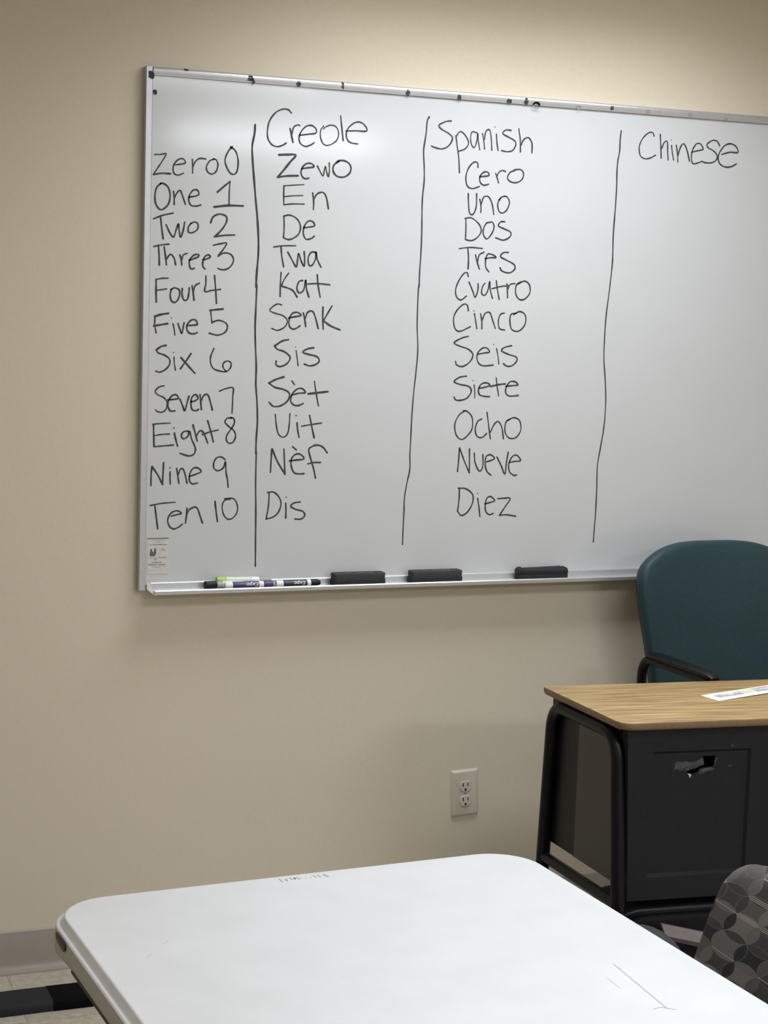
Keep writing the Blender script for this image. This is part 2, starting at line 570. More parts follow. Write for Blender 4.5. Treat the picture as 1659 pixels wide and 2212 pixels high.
def blob(pts, y, m, name='ink_mark', parent=None, n=4):
    q = MB()
    sp = spline(list(pts) + [pts[0]], n)[:-1]
    q.prism([(a.x, a.y) for a in sp], lambda u, v, d: (u, d, v), y, y-.0012)
    return q.build(name, m, parent)
for cx, cz, rx, rz, tilt in ((.012, 2.118, .0065, .0095, .3), (.249, 2.128, .006, .007, -.5), (.256, 2.123, .0035, .008, .4), (.369, 2.124, .0055, .0065, .1), (.480, 2.129, .0032, .0085, .15),
                             (.649, 2.124, .005, .0075, 0), (.786, 2.123, .0048, .007, .2), (.922, 2.1235, .0072, .0052, 0), (.969, 2.126, .0055, .0085, 0), (1.212, 2.127, .005, .0052, .1), (.094, 2.1355, .006, .0022, -.2)):
    pts = []
    for k in range(9):
        a = 2*math.pi*k/9
        j = 1 + .16*math.sin(k*2.7 + cx*40)
        x, z = rx*j*math.cos(a), rz*j*math.sin(a)
        pts.append((cx + x*math.cos(tilt) - z*math.sin(tilt), cz + x*math.sin(tilt) + z*math.cos(tilt)))
    blob(pts, -.0222, SPOT, parent=top)
blob([(.0155, 2.072), (.019, 2.076), (.018, 2.080), (.0155, 2.083), (.0215, 2.086), (.0262, 2.084), (.0268, 2.077), (.0235, 2.0735), (.0215, 2.0765)], -.0162, SPOT, 'ink_mark', wb)
for cx, cz, rr, w, full, m in ((.997, 2.1175, .0085, .0014, 1, FAINT), (.997, 2.1185, .0085, .0028, 0, SPOT), (1.117, 2.121, .006, .0010, 1, FAINT), (1.317, 2.1255, .0048, .0010, 1, FAINT), (1.442, 2.126, .005, .0008, 1, FAINT), (1.551, 2.121, .004, .0008, 1, FAINT)):
    q = MB()
    a1 = 330 if full else 160
    ribbon(q, [(cx + rr*math.cos(math.radians(a)), cz + .8*rr*math.sin(math.radians(a))) for a in range(15, a1, 12)], w, lambda u, v, h: (u, -.0222-h, v), .0018)
    q.build('ink_mark', m, top)

# marker tray: flange, floor and front lip, with angled plastic end pieces
tr = MB()
TX0, TX1 = .030, BW-.030
pr = [(-.0165, ZB+.018), (-.020, ZB+.0185), (-.0215, ZB+.016), (-.0215, ZB+.003), (-.056, ZB+.0005), (-.0575, ZB+.0045), (-.060, ZB+.0055), (-.062, ZB+.003), (-.0615, ZB-.005), (-.058, ZB-.0065), (-.018, ZB-.004), (-.0165, ZB)]
tr.prism(pr, lambda u, v, d: (d, u, v), TX0, TX1)
tr.build('marker_tray', TRAYM, wb, angle=20)
for sx, x in ((1, TX0), (-1, TX1)):
    e = MB()
    a = [(x-sx*.010, -.020, ZB+.003), (x-sx*.008, -.017, ZB-.001), (x+sx*.0, -.0625, ZB-.007), (x+sx*.012, -.0630, ZB+.003), (x, -.0300, ZB+.006), (x-sx*.010, -.020, ZB+.0185), (x, -.020, ZB+.0185)]
    V = [e.v(q) for q in a]
    for f in ((0, 1, 2), (0, 2, 4), (2, 3, 4), (0, 4, 6, 5), (1, 3, 2), (0, 5, 1), (1, 5, 6), (1, 6, 4), (1, 4, 3)):
        e.face([V[i] for i in f])
    e.build('tray_end', WHITEP, wb, label='white plastic end piece of the tray')

WRITING = [  # words on the board: (part, label, [(width in 0.1 mm, [x, z, ... in half millimetres])])
 ('column_line', 'dividing line left of the Creole column', [(63,[530,4044,528,4004,518,3944,522,3874,530,3796,540,3704,550,3620,558,3528,560,3444,554,3350,552,3286]), (55,[556,3294,554,3200,552,3094,556,3002,562,2908,562,2820,570,2734,574,2640,570,2552,570,2486]), (48,[572,2492,572,2350,576,2214,578,2076,580,1966,580,1936])]),
 ('column_line', 'dividing line left of the Spanish column', [(48,[1420,4142,1410,4120,1406,4060,1396,3978,1402,3898,1404,3830,1398,3750,1398,3674,1400,3592,1400,3490,1396,3388,1396,3314]), (42,[1394,3324,1392,3284,1392,3124,1400,3004,1394,2892,1386,2796,1380,2682,1378,2576,1376,2480,1378,2406,1364,2332,1354,2260,1354,2194,1352,2096,1352,2026])]),
 ('column_line', 'dividing line left of the Chinese column', [(48,[2490,4144,2486,4094,2486,4042,2478,3990,2476,3938,2478,3860,2476,3744,2472,3652,2472,3574,2474,3490,2472,3442]), (42,[2472,3444,2464,3336,2452,3210,2448,3092,2450,2976,2464,2858,2472,2748,2468,2622,2454,2520,2440,2418,2442,2306,2442,2178,2438,2076,2436,2016])]),
 ('heading', 'handwritten heading Creole', [(48,[708,4112,692,4126,664,4126,630,4108,602,4070,592,4028,594,3988,612,3960,640,3950,668,3958,686,3970]), (52,[704,4038,712,4006,720,3976]), (44,[712,4008,722,4046,742,4058,752,4056]), (46,[752,4010,796,4018,834,4026,834,4046,812,4060,784,4054,760,4028,750,3998,758,3972,784,3960,812,3970,826,3980]), (38,[872,4062,858,4038,860,4002,878,3974,910,3976,942,4000,950,4034,936,4062,908,4068,880,4056,874,4048]), (46,[958,4114,966,4058,974,4000]), (44,[988,4046,1042,4050,1092,4052,1088,4074,1060,4092,1028,4086,996,4056,990,4020,1008,3994,1048,3988])]),
 ('heading', 'handwritten heading Spanish', [(48,[1538,4130,1512,4126,1474,4106,1486,4088,1528,4068,1548,4046,1530,4010,1494,3992,1456,3996,1438,4002]), (44,[1566,4060,1576,4004,1586,3950,1592,3882]), (44,[1568,4058,1588,4082,1616,4066,1636,4030,1618,4000,1584,3986]), (40,[1680,4082,1652,4084,1646,4048,1656,4016,1670,4012,1680,4044,1684,4078,1688,4044,1698,4000]), (40,[1710,4080,1718,4046,1724,4006]), (40,[1722,4054,1728,4092,1748,4100,1758,4062,1764,4002]), (42,[1786,4082,1790,4044,1798,4004]), (27,[1776,4118,1776,4116]), (42,[1866,4106,1838,4106,1820,4088,1848,4074,1888,4056,1894,4034,1878,4008,1848,4000,1818,4004]), (42,[1908,4116,1918,4066,1922,4004]), (46,[1924,4038,1938,4066,1964,4076,1984,4050,1986,4004])]),
 ('heading', 'handwritten heading Chinese', [(42,[2684,4130,2676,4146,2654,4146,2624,4122,2604,4088,2600,4056,2610,4024,2638,4012,2668,4018,2698,4034]), (48,[2720,4140,2726,4084,2732,4022]), (42,[2732,4070,2746,4102,2764,4106,2768,4060,2774,4014]), (42,[2790,4088,2796,4056,2806,4016]), (25,[2786,4118,2788,4116]), (42,[2818,4092,2826,4058,2832,4008]), (46,[2830,4038,2844,4084,2862,4102,2882,4074,2902,4016]), (42,[2912,4062,2948,4072,2980,4082,2962,4108,2938,4106,2918,4076,2912,4042,2918,4010,2934,4004,2976,4018]), (42,[3080,4106,3062,4128,3034,4130,3004,4110,3010,4092,3046,4076,3068,4052,3060,4028,3030,4014,2994,4014,2976,4020]), (46,[3096,4062,3144,4076,3192,4078,3182,4106,3148,4120,3110,4108,3082,4072,3074,4038,3090,4010,3122,3998,3156,4002,3188,4018])]),
 ('word', 'handwritten word Zero', [(40,[48,3878,78,3880,102,3884,84,3850,66,3822,44,3788]), (52,[44,3786,82,3794,124,3794]), (44,[142,3836,168,3840,194,3848,184,3866,162,3862,142,3842,136,3818,142,3796,162,3790,186,3800]), (42,[228,3866,230,3830,230,3804]), (46,[230,3830,242,3856,262,3872,292,3872]), (44,[332,3874,310,3862,296,3834,304,3812,324,3804,344,3818,352,3848,344,3870,330,3874])]),
 ('numeral', 'handwritten numeral 0', [(50,[420,3936,400,3912,386,3872,398,3834,418,3810,440,3814,450,3846,448,3888,434,3920,412,3934])]),
 ('word', 'handwritten word One', [(52,[80,3748,60,3728,52,3692,56,3654,76,3628,98,3634,118,3658,124,3696,114,3732,90,3748,78,3746]), (48,[140,3714,144,3684,144,3654]), (48,[144,3684,158,3710,172,3720,182,3700,198,3658]), (48,[216,3692,238,3696,262,3706,254,3726,234,3724,218,3702,214,3676,226,3654,252,3652,272,3658])]),
 ('numeral', 'handwritten numeral 1', [(55,[352,3722,386,3752,412,3774]), (44,[412,3772,410,3718,410,3666]), (63,[338,3652,402,3662,478,3664])]),
 ('word', 'handwritten word Two', [(46,[48,3584,92,3602,140,3614]), (52,[80,3598,86,3546,94,3494]), (50,[108,3558,126,3522,144,3504,156,3538,166,3566,170,3538,178,3504,190,3538,196,3574]), (46,[226,3570,214,3552,216,3530,234,3528,258,3544,260,3570,244,3578,226,3570])]),
 ('numeral', 'handwritten numeral 2', [(55,[322,3578,334,3606,364,3620,396,3612,400,3588,384,3558,364,3534,342,3514]), (50,[342,3514,390,3522,440,3526])]),
 ('word', 'handwritten word Three', [(46,[50,3456,84,3464,122,3470]), (52,[72,3462,76,3418,78,3372]), (48,[100,3456,106,3418,112,3374]), (48,[112,3400,126,3420,138,3420,150,3402,156,3376]), (48,[176,3422,182,3402,186,3376]), (46,[184,3396,192,3422,210,3430]), (48,[222,3400,240,3406,266,3418,264,3428,244,3424,226,3404,222,3382,230,3360,246,3362]), (48,[288,3404,304,3408,324,3418,314,3428,298,3420,288,3396,288,3374,298,3362])]),
 ('numeral', 'handwritten numeral 3', [(48,[338,3474,372,3482,402,3486,386,3456,362,3426]), (48,[362,3424,392,3440,424,3434,438,3408,424,3378,398,3362,374,3362,362,3366])]),
 ('word', 'handwritten word Four', [(55,[64,3304,64,3258,66,3200]), (42,[64,3304,90,3310,120,3312]), (42,[64,3254,92,3258,114,3262]), (50,[138,3260,132,3234,140,3206,160,3202,176,3228,176,3258,154,3268,136,3260]), (50,[190,3266,190,3236,200,3212,216,3218,222,3244,224,3270]), (52,[238,3280,244,3244,248,3214]), (46,[244,3250,252,3280,272,3294])]),
 ('numeral', 'handwritten numeral 4', [(48,[304,3328,304,3292,300,3256,334,3262,376,3268]), (50,[346,3332,352,3274,358,3202])]),
 ('word', 'handwritten word Five', [(63,[60,3132,90,3142,124,3148]), (44,[62,3132,60,3096,68,3056]), (59,[56,3088,88,3094,122,3100]), (38,[148,3100,154,3078,158,3048]), (27,[140,3128,140,3126]), (46,[172,3102,182,3076,192,3056,198,3086,202,3106]), (50,[220,3094,242,3096,266,3100,258,3120,238,3120,218,3100,216,3076,230,3058,254,3056,266,3062])]),
 ('numeral', 'handwritten numeral 5', [(59,[390,3176,356,3172,328,3168]), (42,[330,3168,334,3138,338,3108]), (48,[338,3112,372,3122,406,3110,414,3088,400,3064,366,3052,326,3060])]),
 ('word', 'handwritten word Six', [(57,[116,2998,92,2992,70,2976]), (48,[70,2976,80,2962,110,2952,134,2934,134,2908,114,2884,88,2872,70,2876]), (38,[156,2944,158,2914,164,2882]), (29,[152,2966,154,2966]), (52,[190,2942,222,2908,258,2870]), (52,[238,2962,214,2926,188,2890])]),
 ('numeral', 'handwritten numeral 6', [(46,[350,2988,336,2954,334,2924,348,2894,380,2882,412,2880,432,2896,436,2920,420,2930,400,2922,396,2902,412,2880])]),
 ('word', 'handwritten word Seven', [(42,[110,2808,86,2802,68,2782,80,2766,110,2752,126,2730,122,2700,104,2684,80,2686,72,2694]), (50,[130,2742,154,2744,180,2750,170,2766,150,2762,134,2740,130,2714,142,2690,164,2690]), (50,[188,2746,202,2714,212,2690,222,2724,232,2760]), (50,[242,2734,260,2738,276,2750,266,2768,248,2758,242,2728,248,2698,266,2692,280,2698]), (50,[286,2768,290,2732,294,2698]), (50,[292,2738,304,2764,324,2768,336,2738,348,2696])]),
 ('numeral', 'handwritten numeral 7', [(46,[382,2786,412,2798,448,2802,448,2760,446,2682])]),
 ('word', 'handwritten word Eight', [(55,[62,2624,64,2570,66,2522]), (40,[58,2626,102,2630,142,2632]), (40,[66,2572,102,2578,140,2580]), (42,[66,2520,116,2524,160,2528]), (52,[164,2584,170,2558,180,2524]), (36,[160,2608,162,2610]), (48,[234,2594,210,2592,198,2574,208,2558,228,2568,238,2592,248,2558,264,2524,268,2502,258,2482,234,2476,194,2488]), (48,[254,2624,266,2584,276,2548]), (48,[272,2572,286,2594,300,2594,314,2572,328,2538]), (48,[326,2644,342,2594,356,2544]), (40,[300,2578,342,2592,378,2600])]),
 ('numeral', 'handwritten numeral 8', [(48,[448,2658,422,2656,412,2638,430,2618,456,2598,466,2572,456,2544,436,2536,420,2552,424,2578,444,2606,458,2632,456,2654,440,2660])]),
 ('word', 'handwritten word Nine', [(50,[58,2426,54,2386,54,2336]), (52,[58,2426,86,2386,110,2340]), (48,[110,2340,112,2394,114,2444]), (44,[146,2400,146,2372,148,2342]), (34,[144,2420,146,2418]), (46,[178,2416,184,2380,190,2346]), (46,[186,2386,196,2412,210,2412,220,2386,230,2346]), (46,[242,2378,266,2386,298,2400,282,2418,258,2416,242,2388,242,2358,256,2342,280,2346])]),
 ('numeral', 'handwritten numeral 9', [(48,[416,2458,398,2470,374,2466,360,2442,362,2416,382,2404,408,2418,418,2448,422,2398,430,2360,434,2324])]),
 ('word', 'handwritten word Ten', [(42,[52,2240,112,2250,172,2254]), (48,[74,2240,82,2186,90,2128]), (46,[156,2188,180,2194,204,2200,190,2212,166,2210,146,2192,138,2166,148,2138,168,2126,192,2134,210,2148]), (48,[232,2224,230,2192,226,2154]), (48,[230,2192,244,2218,272,2230,286,2218,298,2184,310,2152])]),
 ('numeral', 'handwritten numeral 10', [(50,[370,2256,376,2210,384,2158]), (42,[446,2266,418,2260,406,2230,416,2188,440,2168,468,2180,484,2214,476,2252,456,2270,418,2268])]),
 ('word', 'handwritten Zewo', [(65,[652,3912,694,3916,736,3916,708,3882,680,3846,648,3808]), (63,[648,3808,696,3816,748,3820]), (52,[768,3854,796,3860,828,3866,818,3880,792,3880,772,3862,764,3836,774,3814,790,3808,804,3812]), (40,[846,3872,860,3848,876,3826,882,3852,888,3872,894,3846,904,3824,908,3856,906,3890]), (52,[956,3900,930,3880,928,3850,950,3828,986,3828,1014,3850,1016,3882,992,3902,958,3904,942,3894])]),
 ('word', 'handwritten En', [(48,[680,3768,680,3726,682,3680]), (36,[680,3768,724,3774,780,3780]), (36,[684,3718,726,3724,776,3728]), (42,[682,3680,728,3686,784,3688]), (48,[826,3742,832,3706,832,3666]), (48,[832,3714,850,3740,878,3748,896,3726,908,3672])]),
 ('word', 'handwritten De', [(48,[684,3624,686,3574,684,3524]), (48,[682,3626,714,3632,750,3616,768,3584,762,3548,738,3526,710,3516,684,3524]), (48,[786,3576,812,3580,840,3588,828,3608,804,3606,786,3578,784,3546,798,3522,824,3526,840,3538])]),
 ('word', 'handwritten Twa', [(42,[636,3478,690,3486,746,3488]), (50,[672,3484,678,3434,688,3386]), (50,[708,3456,730,3420,752,3388,758,3424,762,3452,776,3418,792,3392,794,3426,790,3462]), (50,[846,3462,826,3460,812,3434,816,3400,834,3400,850,3434,850,3464,858,3428,878,3392])]),
 ('word', 'handwritten Kat', [(48,[676,3358,674,3304,674,3244]), (44,[714,3356,694,3328,678,3294]), (52,[678,3294,710,3286,738,3274,760,3244]), (50,[786,3324,768,3318,758,3288,770,3264,792,3278,800,3316,802,3326,808,3282,820,3246]), (48,[860,3354,866,3304,878,3248]), (44,[808,3308,866,3312,926,3308])]),
 ('word', 'handwritten Senk', [(42,[682,3204,662,3208,638,3194,624,3176,648,3164,692,3152,714,3128,700,3098,666,3082,636,3090]), (50,[720,3142,744,3148,782,3156,766,3170,740,3166,724,3140,724,3106,740,3090,760,3094,778,3106]), (50,[794,3168,802,3138,808,3104]), (50,[804,3142,816,3172,840,3178,856,3150,872,3096]), (50,[894,3200,894,3150,898,3094]), (48,[940,3206,920,3172,898,3134]), (52,[898,3134,936,3110,984,3092])]),
 ('word', 'handwritten Sis', [(57,[720,3038,688,3030,652,3006]), (50,[652,3006,668,2990,702,2980,732,2954,718,2924,684,2908,662,2916,662,2934]), (38,[762,2986,768,2952,774,2914]), (25,[758,3004,760,3004]), (50,[852,3002,820,2996,796,2980,824,2970,868,2960,882,2940,866,2922,834,2914,806,2922])]),
 ('word', 'handwritten Set with a grave accent', [(61,[702,2858,664,2846,628,2828]), (52,[628,2828,658,2808,708,2796,734,2776,724,2742,688,2718,652,2716,632,2734]), (50,[748,2772,780,2780,814,2784,800,2802,776,2802,750,2780,740,2748,752,2726,778,2720,804,2730]), (38,[744,2840,758,2822]), (42,[860,2838,870,2784,884,2720]), (59,[830,2778,880,2784,930,2790])]),
 ('word', 'handwritten Uit', [(44,[664,2676,670,2626,682,2582,706,2566,728,2582,736,2626,738,2680]), (50,[776,2636,780,2602,788,2566]), (32,[768,2672,772,2672]), (52,[840,2672,852,2620,866,2564]), (40,[800,2620,848,2628,902,2636])]),
 ('word', 'handwritten Nef with a grave accent', [(50,[650,2508,648,2454,646,2396]), (55,[652,2508,680,2448,720,2386]), (46,[720,2384,716,2450,712,2508]), (50,[742,2450,774,2454,816,2460,798,2482,772,2482,752,2460,752,2424,768,2392,798,2386,818,2388]), (40,[756,2520,776,2504]), (50,[936,2490,912,2518,880,2528,852,2518,840,2502,852,2458,868,2410,878,2366]), (46,[838,2436,868,2442,902,2442])]),
 ('word', 'handwritten Dis', [(48,[642,2294,640,2232,630,2168]), (46,[634,2296,664,2298,692,2274,704,2242,694,2204,670,2178,630,2166]), (50,[728,2242,730,2208,730,2170]), (29,[728,2272,732,2272]), (48,[802,2248,772,2244,754,2228,780,2212,816,2202,828,2182,810,2164,778,2164])]),
 ('word', 'handwritten Cero', [(48,[1692,3914,1688,3936,1666,3936,1640,3906,1628,3864,1636,3822,1664,3808,1702,3820]), (50,[1704,3868,1730,3872,1754,3878,1744,3894,1722,3890,1704,3868,1708,3840,1728,3828,1752,3834]), (42,[1790,3890,1800,3866,1808,3844]), (42,[1796,3872,1806,3894,1824,3906,1844,3902]), (46,[1894,3910,1868,3898,1856,3870,1878,3852,1912,3852,1938,3870,1944,3898,1928,3916,1894,3914])]),
 ('word', 'handwritten Uno', [(48,[1644,3782,1648,3728,1656,3686,1676,3684,1690,3722,1690,3784]), (46,[1708,3758,1716,3724,1716,3694]), (46,[1716,3732,1730,3770,1756,3772,1776,3740,1788,3688]), (44,[1822,3768,1808,3742,1814,3708,1834,3696,1860,3714,1872,3752,1856,3778,1830,3776,1812,3760])]),
 ('word', 'handwritten Dos', [(46,[1636,3658,1638,3610,1638,3570]), (46,[1632,3660,1666,3664,1704,3640,1722,3610,1712,3580,1678,3554,1640,3556,1638,3570]), (46,[1750,3644,1736,3618,1734,3588,1754,3564,1780,3590,1792,3624,1782,3648,1754,3644]), (46,[1850,3654,1828,3652,1816,3632,1844,3620,1884,3604,1882,3580,1846,3562,1804,3572])]),
 ('word', 'handwritten Tres', [(42,[1606,3510,1664,3518,1732,3516]), (50,[1652,3516,1658,3466,1658,3412]), (46,[1696,3482,1706,3448,1720,3414]), (44,[1708,3444,1716,3482,1742,3498]), (46,[1750,3466,1780,3472,1810,3474,1788,3488,1762,3488,1752,3456,1756,3422,1772,3402]), (46,[1876,3502,1850,3500,1834,3480,1866,3464,1910,3444,1916,3420,1886,3400,1846,3408,1834,3424])]),
 ('word', 'handwritten Cuatro', [(46,[1660,3374,1654,3392,1636,3388,1610,3352,1594,3308,1600,3272,1624,3256,1654,3276]), (46,[1666,3346,1688,3302,1702,3272,1716,3308,1716,3340]), (44,[1754,3344,1740,3324,1738,3292,1756,3284,1772,3312,1780,3354,1784,3314,1798,3270]), (44,[1816,3358,1824,3314,1836,3266]), (40,[1794,3318,1840,3330,1884,3336]), (46,[1876,3344,1880,3308,1882,3276]), (42,[1880,3316,1894,3342,1920,3348]), (44,[1952,3358,1928,3338,1928,3294,1952,3268,1982,3274,2006,3304,2002,3344,1974,3362,1938,3346])]),
 ('word', 'handwritten Cinco', [(46,[1668,3204,1660,3232,1638,3234,1604,3202,1588,3162,1598,3114,1626,3100,1682,3124]), (44,[1702,3190,1710,3154,1718,3116]), (25,[1696,3204,1700,3204]), (44,[1736,3190,1744,3154,1746,3116]), (44,[1746,3158,1760,3192,1786,3198,1804,3160,1820,3120]), (42,[1868,3198,1846,3190,1836,3156,1844,3120,1872,3112]), (44,[1936,3200,1904,3190,1902,3146,1916,3114,1954,3110,1986,3144,1986,3190,1954,3208,1922,3192])]),
 ('word', 'handwritten Seis', [(48,[1672,3076,1636,3066,1596,3042,1628,3026,1678,3010,1702,2982,1684,2946,1646,2924,1614,2932,1608,2948]), (46,[1730,2988,1764,2994,1794,3000,1776,3020,1750,3016,1726,2988,1730,2950,1758,2930,1816,2934]), (36,[1832,3018,1842,2976,1848,2940]), (25,[1814,3040,1816,3038]), (46,[1916,3034,1880,3026,1860,3008,1900,2990,1942,2978,1948,2958,1924,2934,1894,2930,1874,2942])]),
 ('word', 'handwritten Siete', [(50,[1670,2876,1634,2870,1604,2848,1636,2834,1686,2824,1700,2798,1678,2766,1644,2754,1616,2756,1606,2770]), (38,[1714,2832,1720,2800,1720,2768]), (25,[1706,2854,1708,2854]), (48,[1744,2816,1776,2822,1802,2832,1784,2844,1756,2838,1740,2812,1746,2784,1772,2776,1802,2774]), (38,[1836,2870,1844,2822,1854,2778]), (52,[1806,2826,1852,2836,1888,2840]), (46,[1892,2828,1930,2832,1960,2836,1942,2852,1914,2850,1894,2822,1894,2792,1918,2778,1964,2782])]),
 ('word', 'handwritten Ocho', [(44,[1668,2700,1638,2680,1616,2634,1624,2582,1652,2556,1682,2570,1712,2610,1710,2668,1682,2698,1660,2702]), (46,[1764,2660,1742,2648,1730,2610,1740,2574,1768,2566,1794,2586]), (44,[1792,2694,1804,2628,1816,2560]), (44,[1816,2594,1834,2632,1856,2648,1878,2620,1890,2560]), (42,[1924,2660,1900,2644,1898,2594,1922,2564,1960,2566,1986,2604,1978,2652,1946,2668,1910,2656])]),
 ('word', 'handwritten Nueve', [(50,[1646,2512,1644,2454,1640,2394]), (48,[1648,2512,1674,2450,1706,2386]), (44,[1706,2386,1704,2446,1702,2508]), (46,[1730,2486,1736,2438,1762,2394,1780,2420,1778,2478]), (46,[1800,2442,1828,2450,1844,2460,1822,2478,1798,2470,1792,2438,1802,2396,1826,2374]), (46,[1858,2466,1884,2420,1906,2378,1912,2436,1920,2490]), (44,[1928,2438,1960,2444,1992,2448,1972,2474,1946,2470,1926,2432,1932,2390,1958,2372,1972,2374])]),
 ('word', 'handwritten Diez', [(48,[1654,2306,1654,2248,1648,2190]), (48,[1648,2308,1692,2304,1730,2272,1728,2226,1702,2184,1670,2168,1648,2190]), (46,[1758,2254,1766,2214,1774,2162]), (27,[1756,2282,1758,2280]), (46,[1800,2226,1832,2234,1854,2242,1834,2262,1812,2258,1802,2226,1806,2188,1826,2170,1848,2176]), (42,[1872,2252,1908,2254,1942,2252,1916,2212,1884,2166]), (46,[1884,2166,1926,2168,1976,2160])]),
]
# writing on the board
onboard = lambda u, v, h: (u, -.0160-h, v)
for part, lab, strokes in WRITING:
    q = MB()
    for k, (w10, flat) in enumerate(strokes):
        pts = [(flat[i]*.0005, flat[i+1]*.0005) for i in range(0, len(flat), 2)]
        sp = spline(pts, 6)
        hw = w10*.0001*.5*.90
        ribbon(q, sp, hw, onboard, .00025 + .00005*k)
    q.build(part, INK, wb, label=lab)

# small printed sticker in the lower left corner
s = MB()
SX0, SX1, SZ0, SZ1, SY = .0205, .0720, .9555, 1.0425, -.0163
s.box((SX0, SY-.0004, SZ0), (SX1, SY, SZ1), 0)
fr = lambda x, z: (SX0 + x*(SX1-SX0), SY-.0006, SZ0 + z*(SZ1-SZ0))
def bar(x0, z0, x1, z1, mi):
    s.poly([fr(x0, z0), fr(x1, z0), fr(x1, z1), fr(x0, z1)], mi)
bar(.0, .965, 1, 1, 1)
for x0, x1, z, t, mi in ((.18, .82, .93, .022, 2), (.40, .62, .87, .03, 2), (.08, .50, .80, .022, 1), (.52, .92, .80, .026, 1), (.05, .45, .44, .02, 2), (.55, .90, .44, .024, 1), (.22, .70, .30, .026, 1), (.04, .46, .24, .03, 1), (.52, .88, .235, .034, 1), (.30, .64, .17, .030, 2), (.62, .74, .12, .012, 2), (.2, .55, .08, .012, 2)):
    n = max(2, int((x1-x0)/.07))
    for k in range(n):
        a = x0 + (x1-x0)*k/n
        bar(a, z, a + (x1-x0)/n*.82, z+t*random.uniform(.7, 1.1), mi)
s.poly([fr(*c) for c in ((.10, .52), (.16, .49), (.36, .49), (.42, .56), (.42, .70), (.34, .72), (.30, .60), (.24, .62), (.22, .70), (.14, .68))], 3)
s.poly([fr(*c) for c in ((.66, .60), (.72, .66), (.86, .62), (.84, .66), (.74, .71), (.66, .68))], 2)
s.poly([fr(*c) for c in ((.30, .43), (.48, .43), (.40, .34))], 2)
s.build('sticker', [STICK, STICKT, STICKL, STICKB], wb, label='small printed care sticker with worn grey lettering')

# ================================================================ things on the tray
ZT = ZB + .0025
def eraser(x0, x1, y0, y1, h, label, fuzzy, rz=0):
    cx, cy = (x0+x1)/2, (y0+y1)/2
    z0 = ZT + .0005
    t = thing('board_eraser', label, 'eraser', (cx, cy, z0), rz, 'board erasers on the tray')
    T = t.matrix_basis
    L, D = (x1-x0)/2, (y1-y0)/2
    f = MB(); f.frame = T
    f.rings([[(x, y, z) for x, y in rrect(-L+i, -D+i, L-i, D-i, .006)] for z, i in ((0, .001), (.001, 0), (h*.42, 0), (h*.45, .0004))])
    f.build('felt_pad', FELT, t)
    f = MB(); f.frame = T
    if fuzzy:
        loops = []
        for z, i in ((h*.45, .0002), (h*.6, -.001), (h*.85, .0), (h*.96, .004), (h, .009)):
            loops.append([(x + .0012*math.sin(k*1.9 + z*900), y, z + (.0022*math.sin(k*1.1) if z > h*.8 else 0)) for k, (x, y) in enumerate(rrect(-L+i, -D+i, L-i, D-i, .009, 8))])
        f.rings(loops)
        f.build('body', FELT, t)
    else:
        f.rings([[(x, y, z) for x, y in rrect(-L+i, -D+i, L-i, D-i, .006)] for z, i in ((h*.45, .0012), (h*.92, .0006), (h*.98, .0014), (h, .003), (h, .0075), (h-.0012, .0085))])
        b = f.build('body', ERASER, t, angle=50)
        q = MB(); q.frame = T
        for k in range(9):
            x = -.034 + k*.0085
            if k in (2,):
                continue
            q.box((x, -.004, h-.0013), (x+.0052, .002+.002*(k % 3), h-.0006))
        q.build('worn_lettering', ERASERW, b)
    return t
eraser(.480, .617, -.060, -.0255, .0295, 'charcoal board eraser beside the black marker, leftmost of the three', False)
eraser(.6865, .8265, -.060, -.0255, .0300, 'charcoal board eraser in the middle of the three on the tray', False)
eraser(.986, 1.126, -.060, -.0255, .0290, 'fuzzy black board eraser below the Spanish column, nearest the teal chair', True)

RM = .0083
def marker(label, a, b, segs, zc, logo=None):
    """segs: [(t0, t1, radius factor, material, part name)] along the axis from a to b"""
    a, b = Vector(a), Vector(b)
    ax = (b-a)
    L = ax.length
    ax.normalize()
    t = thing('dry_erase_marker', label, 'marker', (a.x, a.y, a.z-RM), 0, 'dry-erase markers on the tray')
    made = {}
    for t0, t1, k, m, nm in segs:
        f = MB()
        r = RM*k
        d0, d1 = t0*L, t1*L
        e = min(.0012, (d1-d0)*.2)
        f.lathe([(d0, r*.9), (d0+e*.5, r*.98), (d0+e, r), (d1-e, r), (d1-e*.5, r*.98), (d1, r*.9)], a, ax, 28)
        made[nm] = f.build(nm, m, t)
    if logo:
        c0, size, par = logo
        q = MB()
        # the maker's four letters, slanted script, upside down on the barrel
        letters = [[[(.9, 1.0), (.25, 1.0), (.05, 0), (.75, 0)], [(.15, .52), (.7, .55)]],
                   [[(1.15, .68), (1.55, .0)], [(1.75, .68), (.95, .0)]],
                   [[(2.15, .66), (1.85, -.45)], [(2.1, .45), (2.4, .68), (2.65, .5), (2.5, .1), (2.2, .0), (2.0, .1)]],
                   [[(3.2, .68), (2.9, .45), (2.95, .08), (3.25, .0), (3.5, .25), (3.5, .55), (3.2, .68)]]]
        rr = made[par]
        R = RM*1.0 + .00025
        def on(u, v, h):
            d = c0 - u*size
            ang = math.radians(-38) + v*size*1.0/R*1.0
            # angle measured from the viewer's side (-y) up to the top
            y, z = -math.cos(-ang)*(R+h), -math.sin(ang)*(R+h)
            p = a + ax*d
            return (p.x, p.y+y, p.z+z)
        for Lt in letters:
            for st in Lt:
                sp = spline(st, 5) if len(st) > 4 else [Vector(s0).lerp(Vector(s1), k/4) for s0, s1 in zip(st, st[1:]) for k in range(4)] + [Vector(st[-1])]
                ribbon(q, sp, .085, on, 0, taper=False)
        q.build('lettering', WHITEP, rr)
    return t
zm = ZT + RM + .0002
yf = -.0482
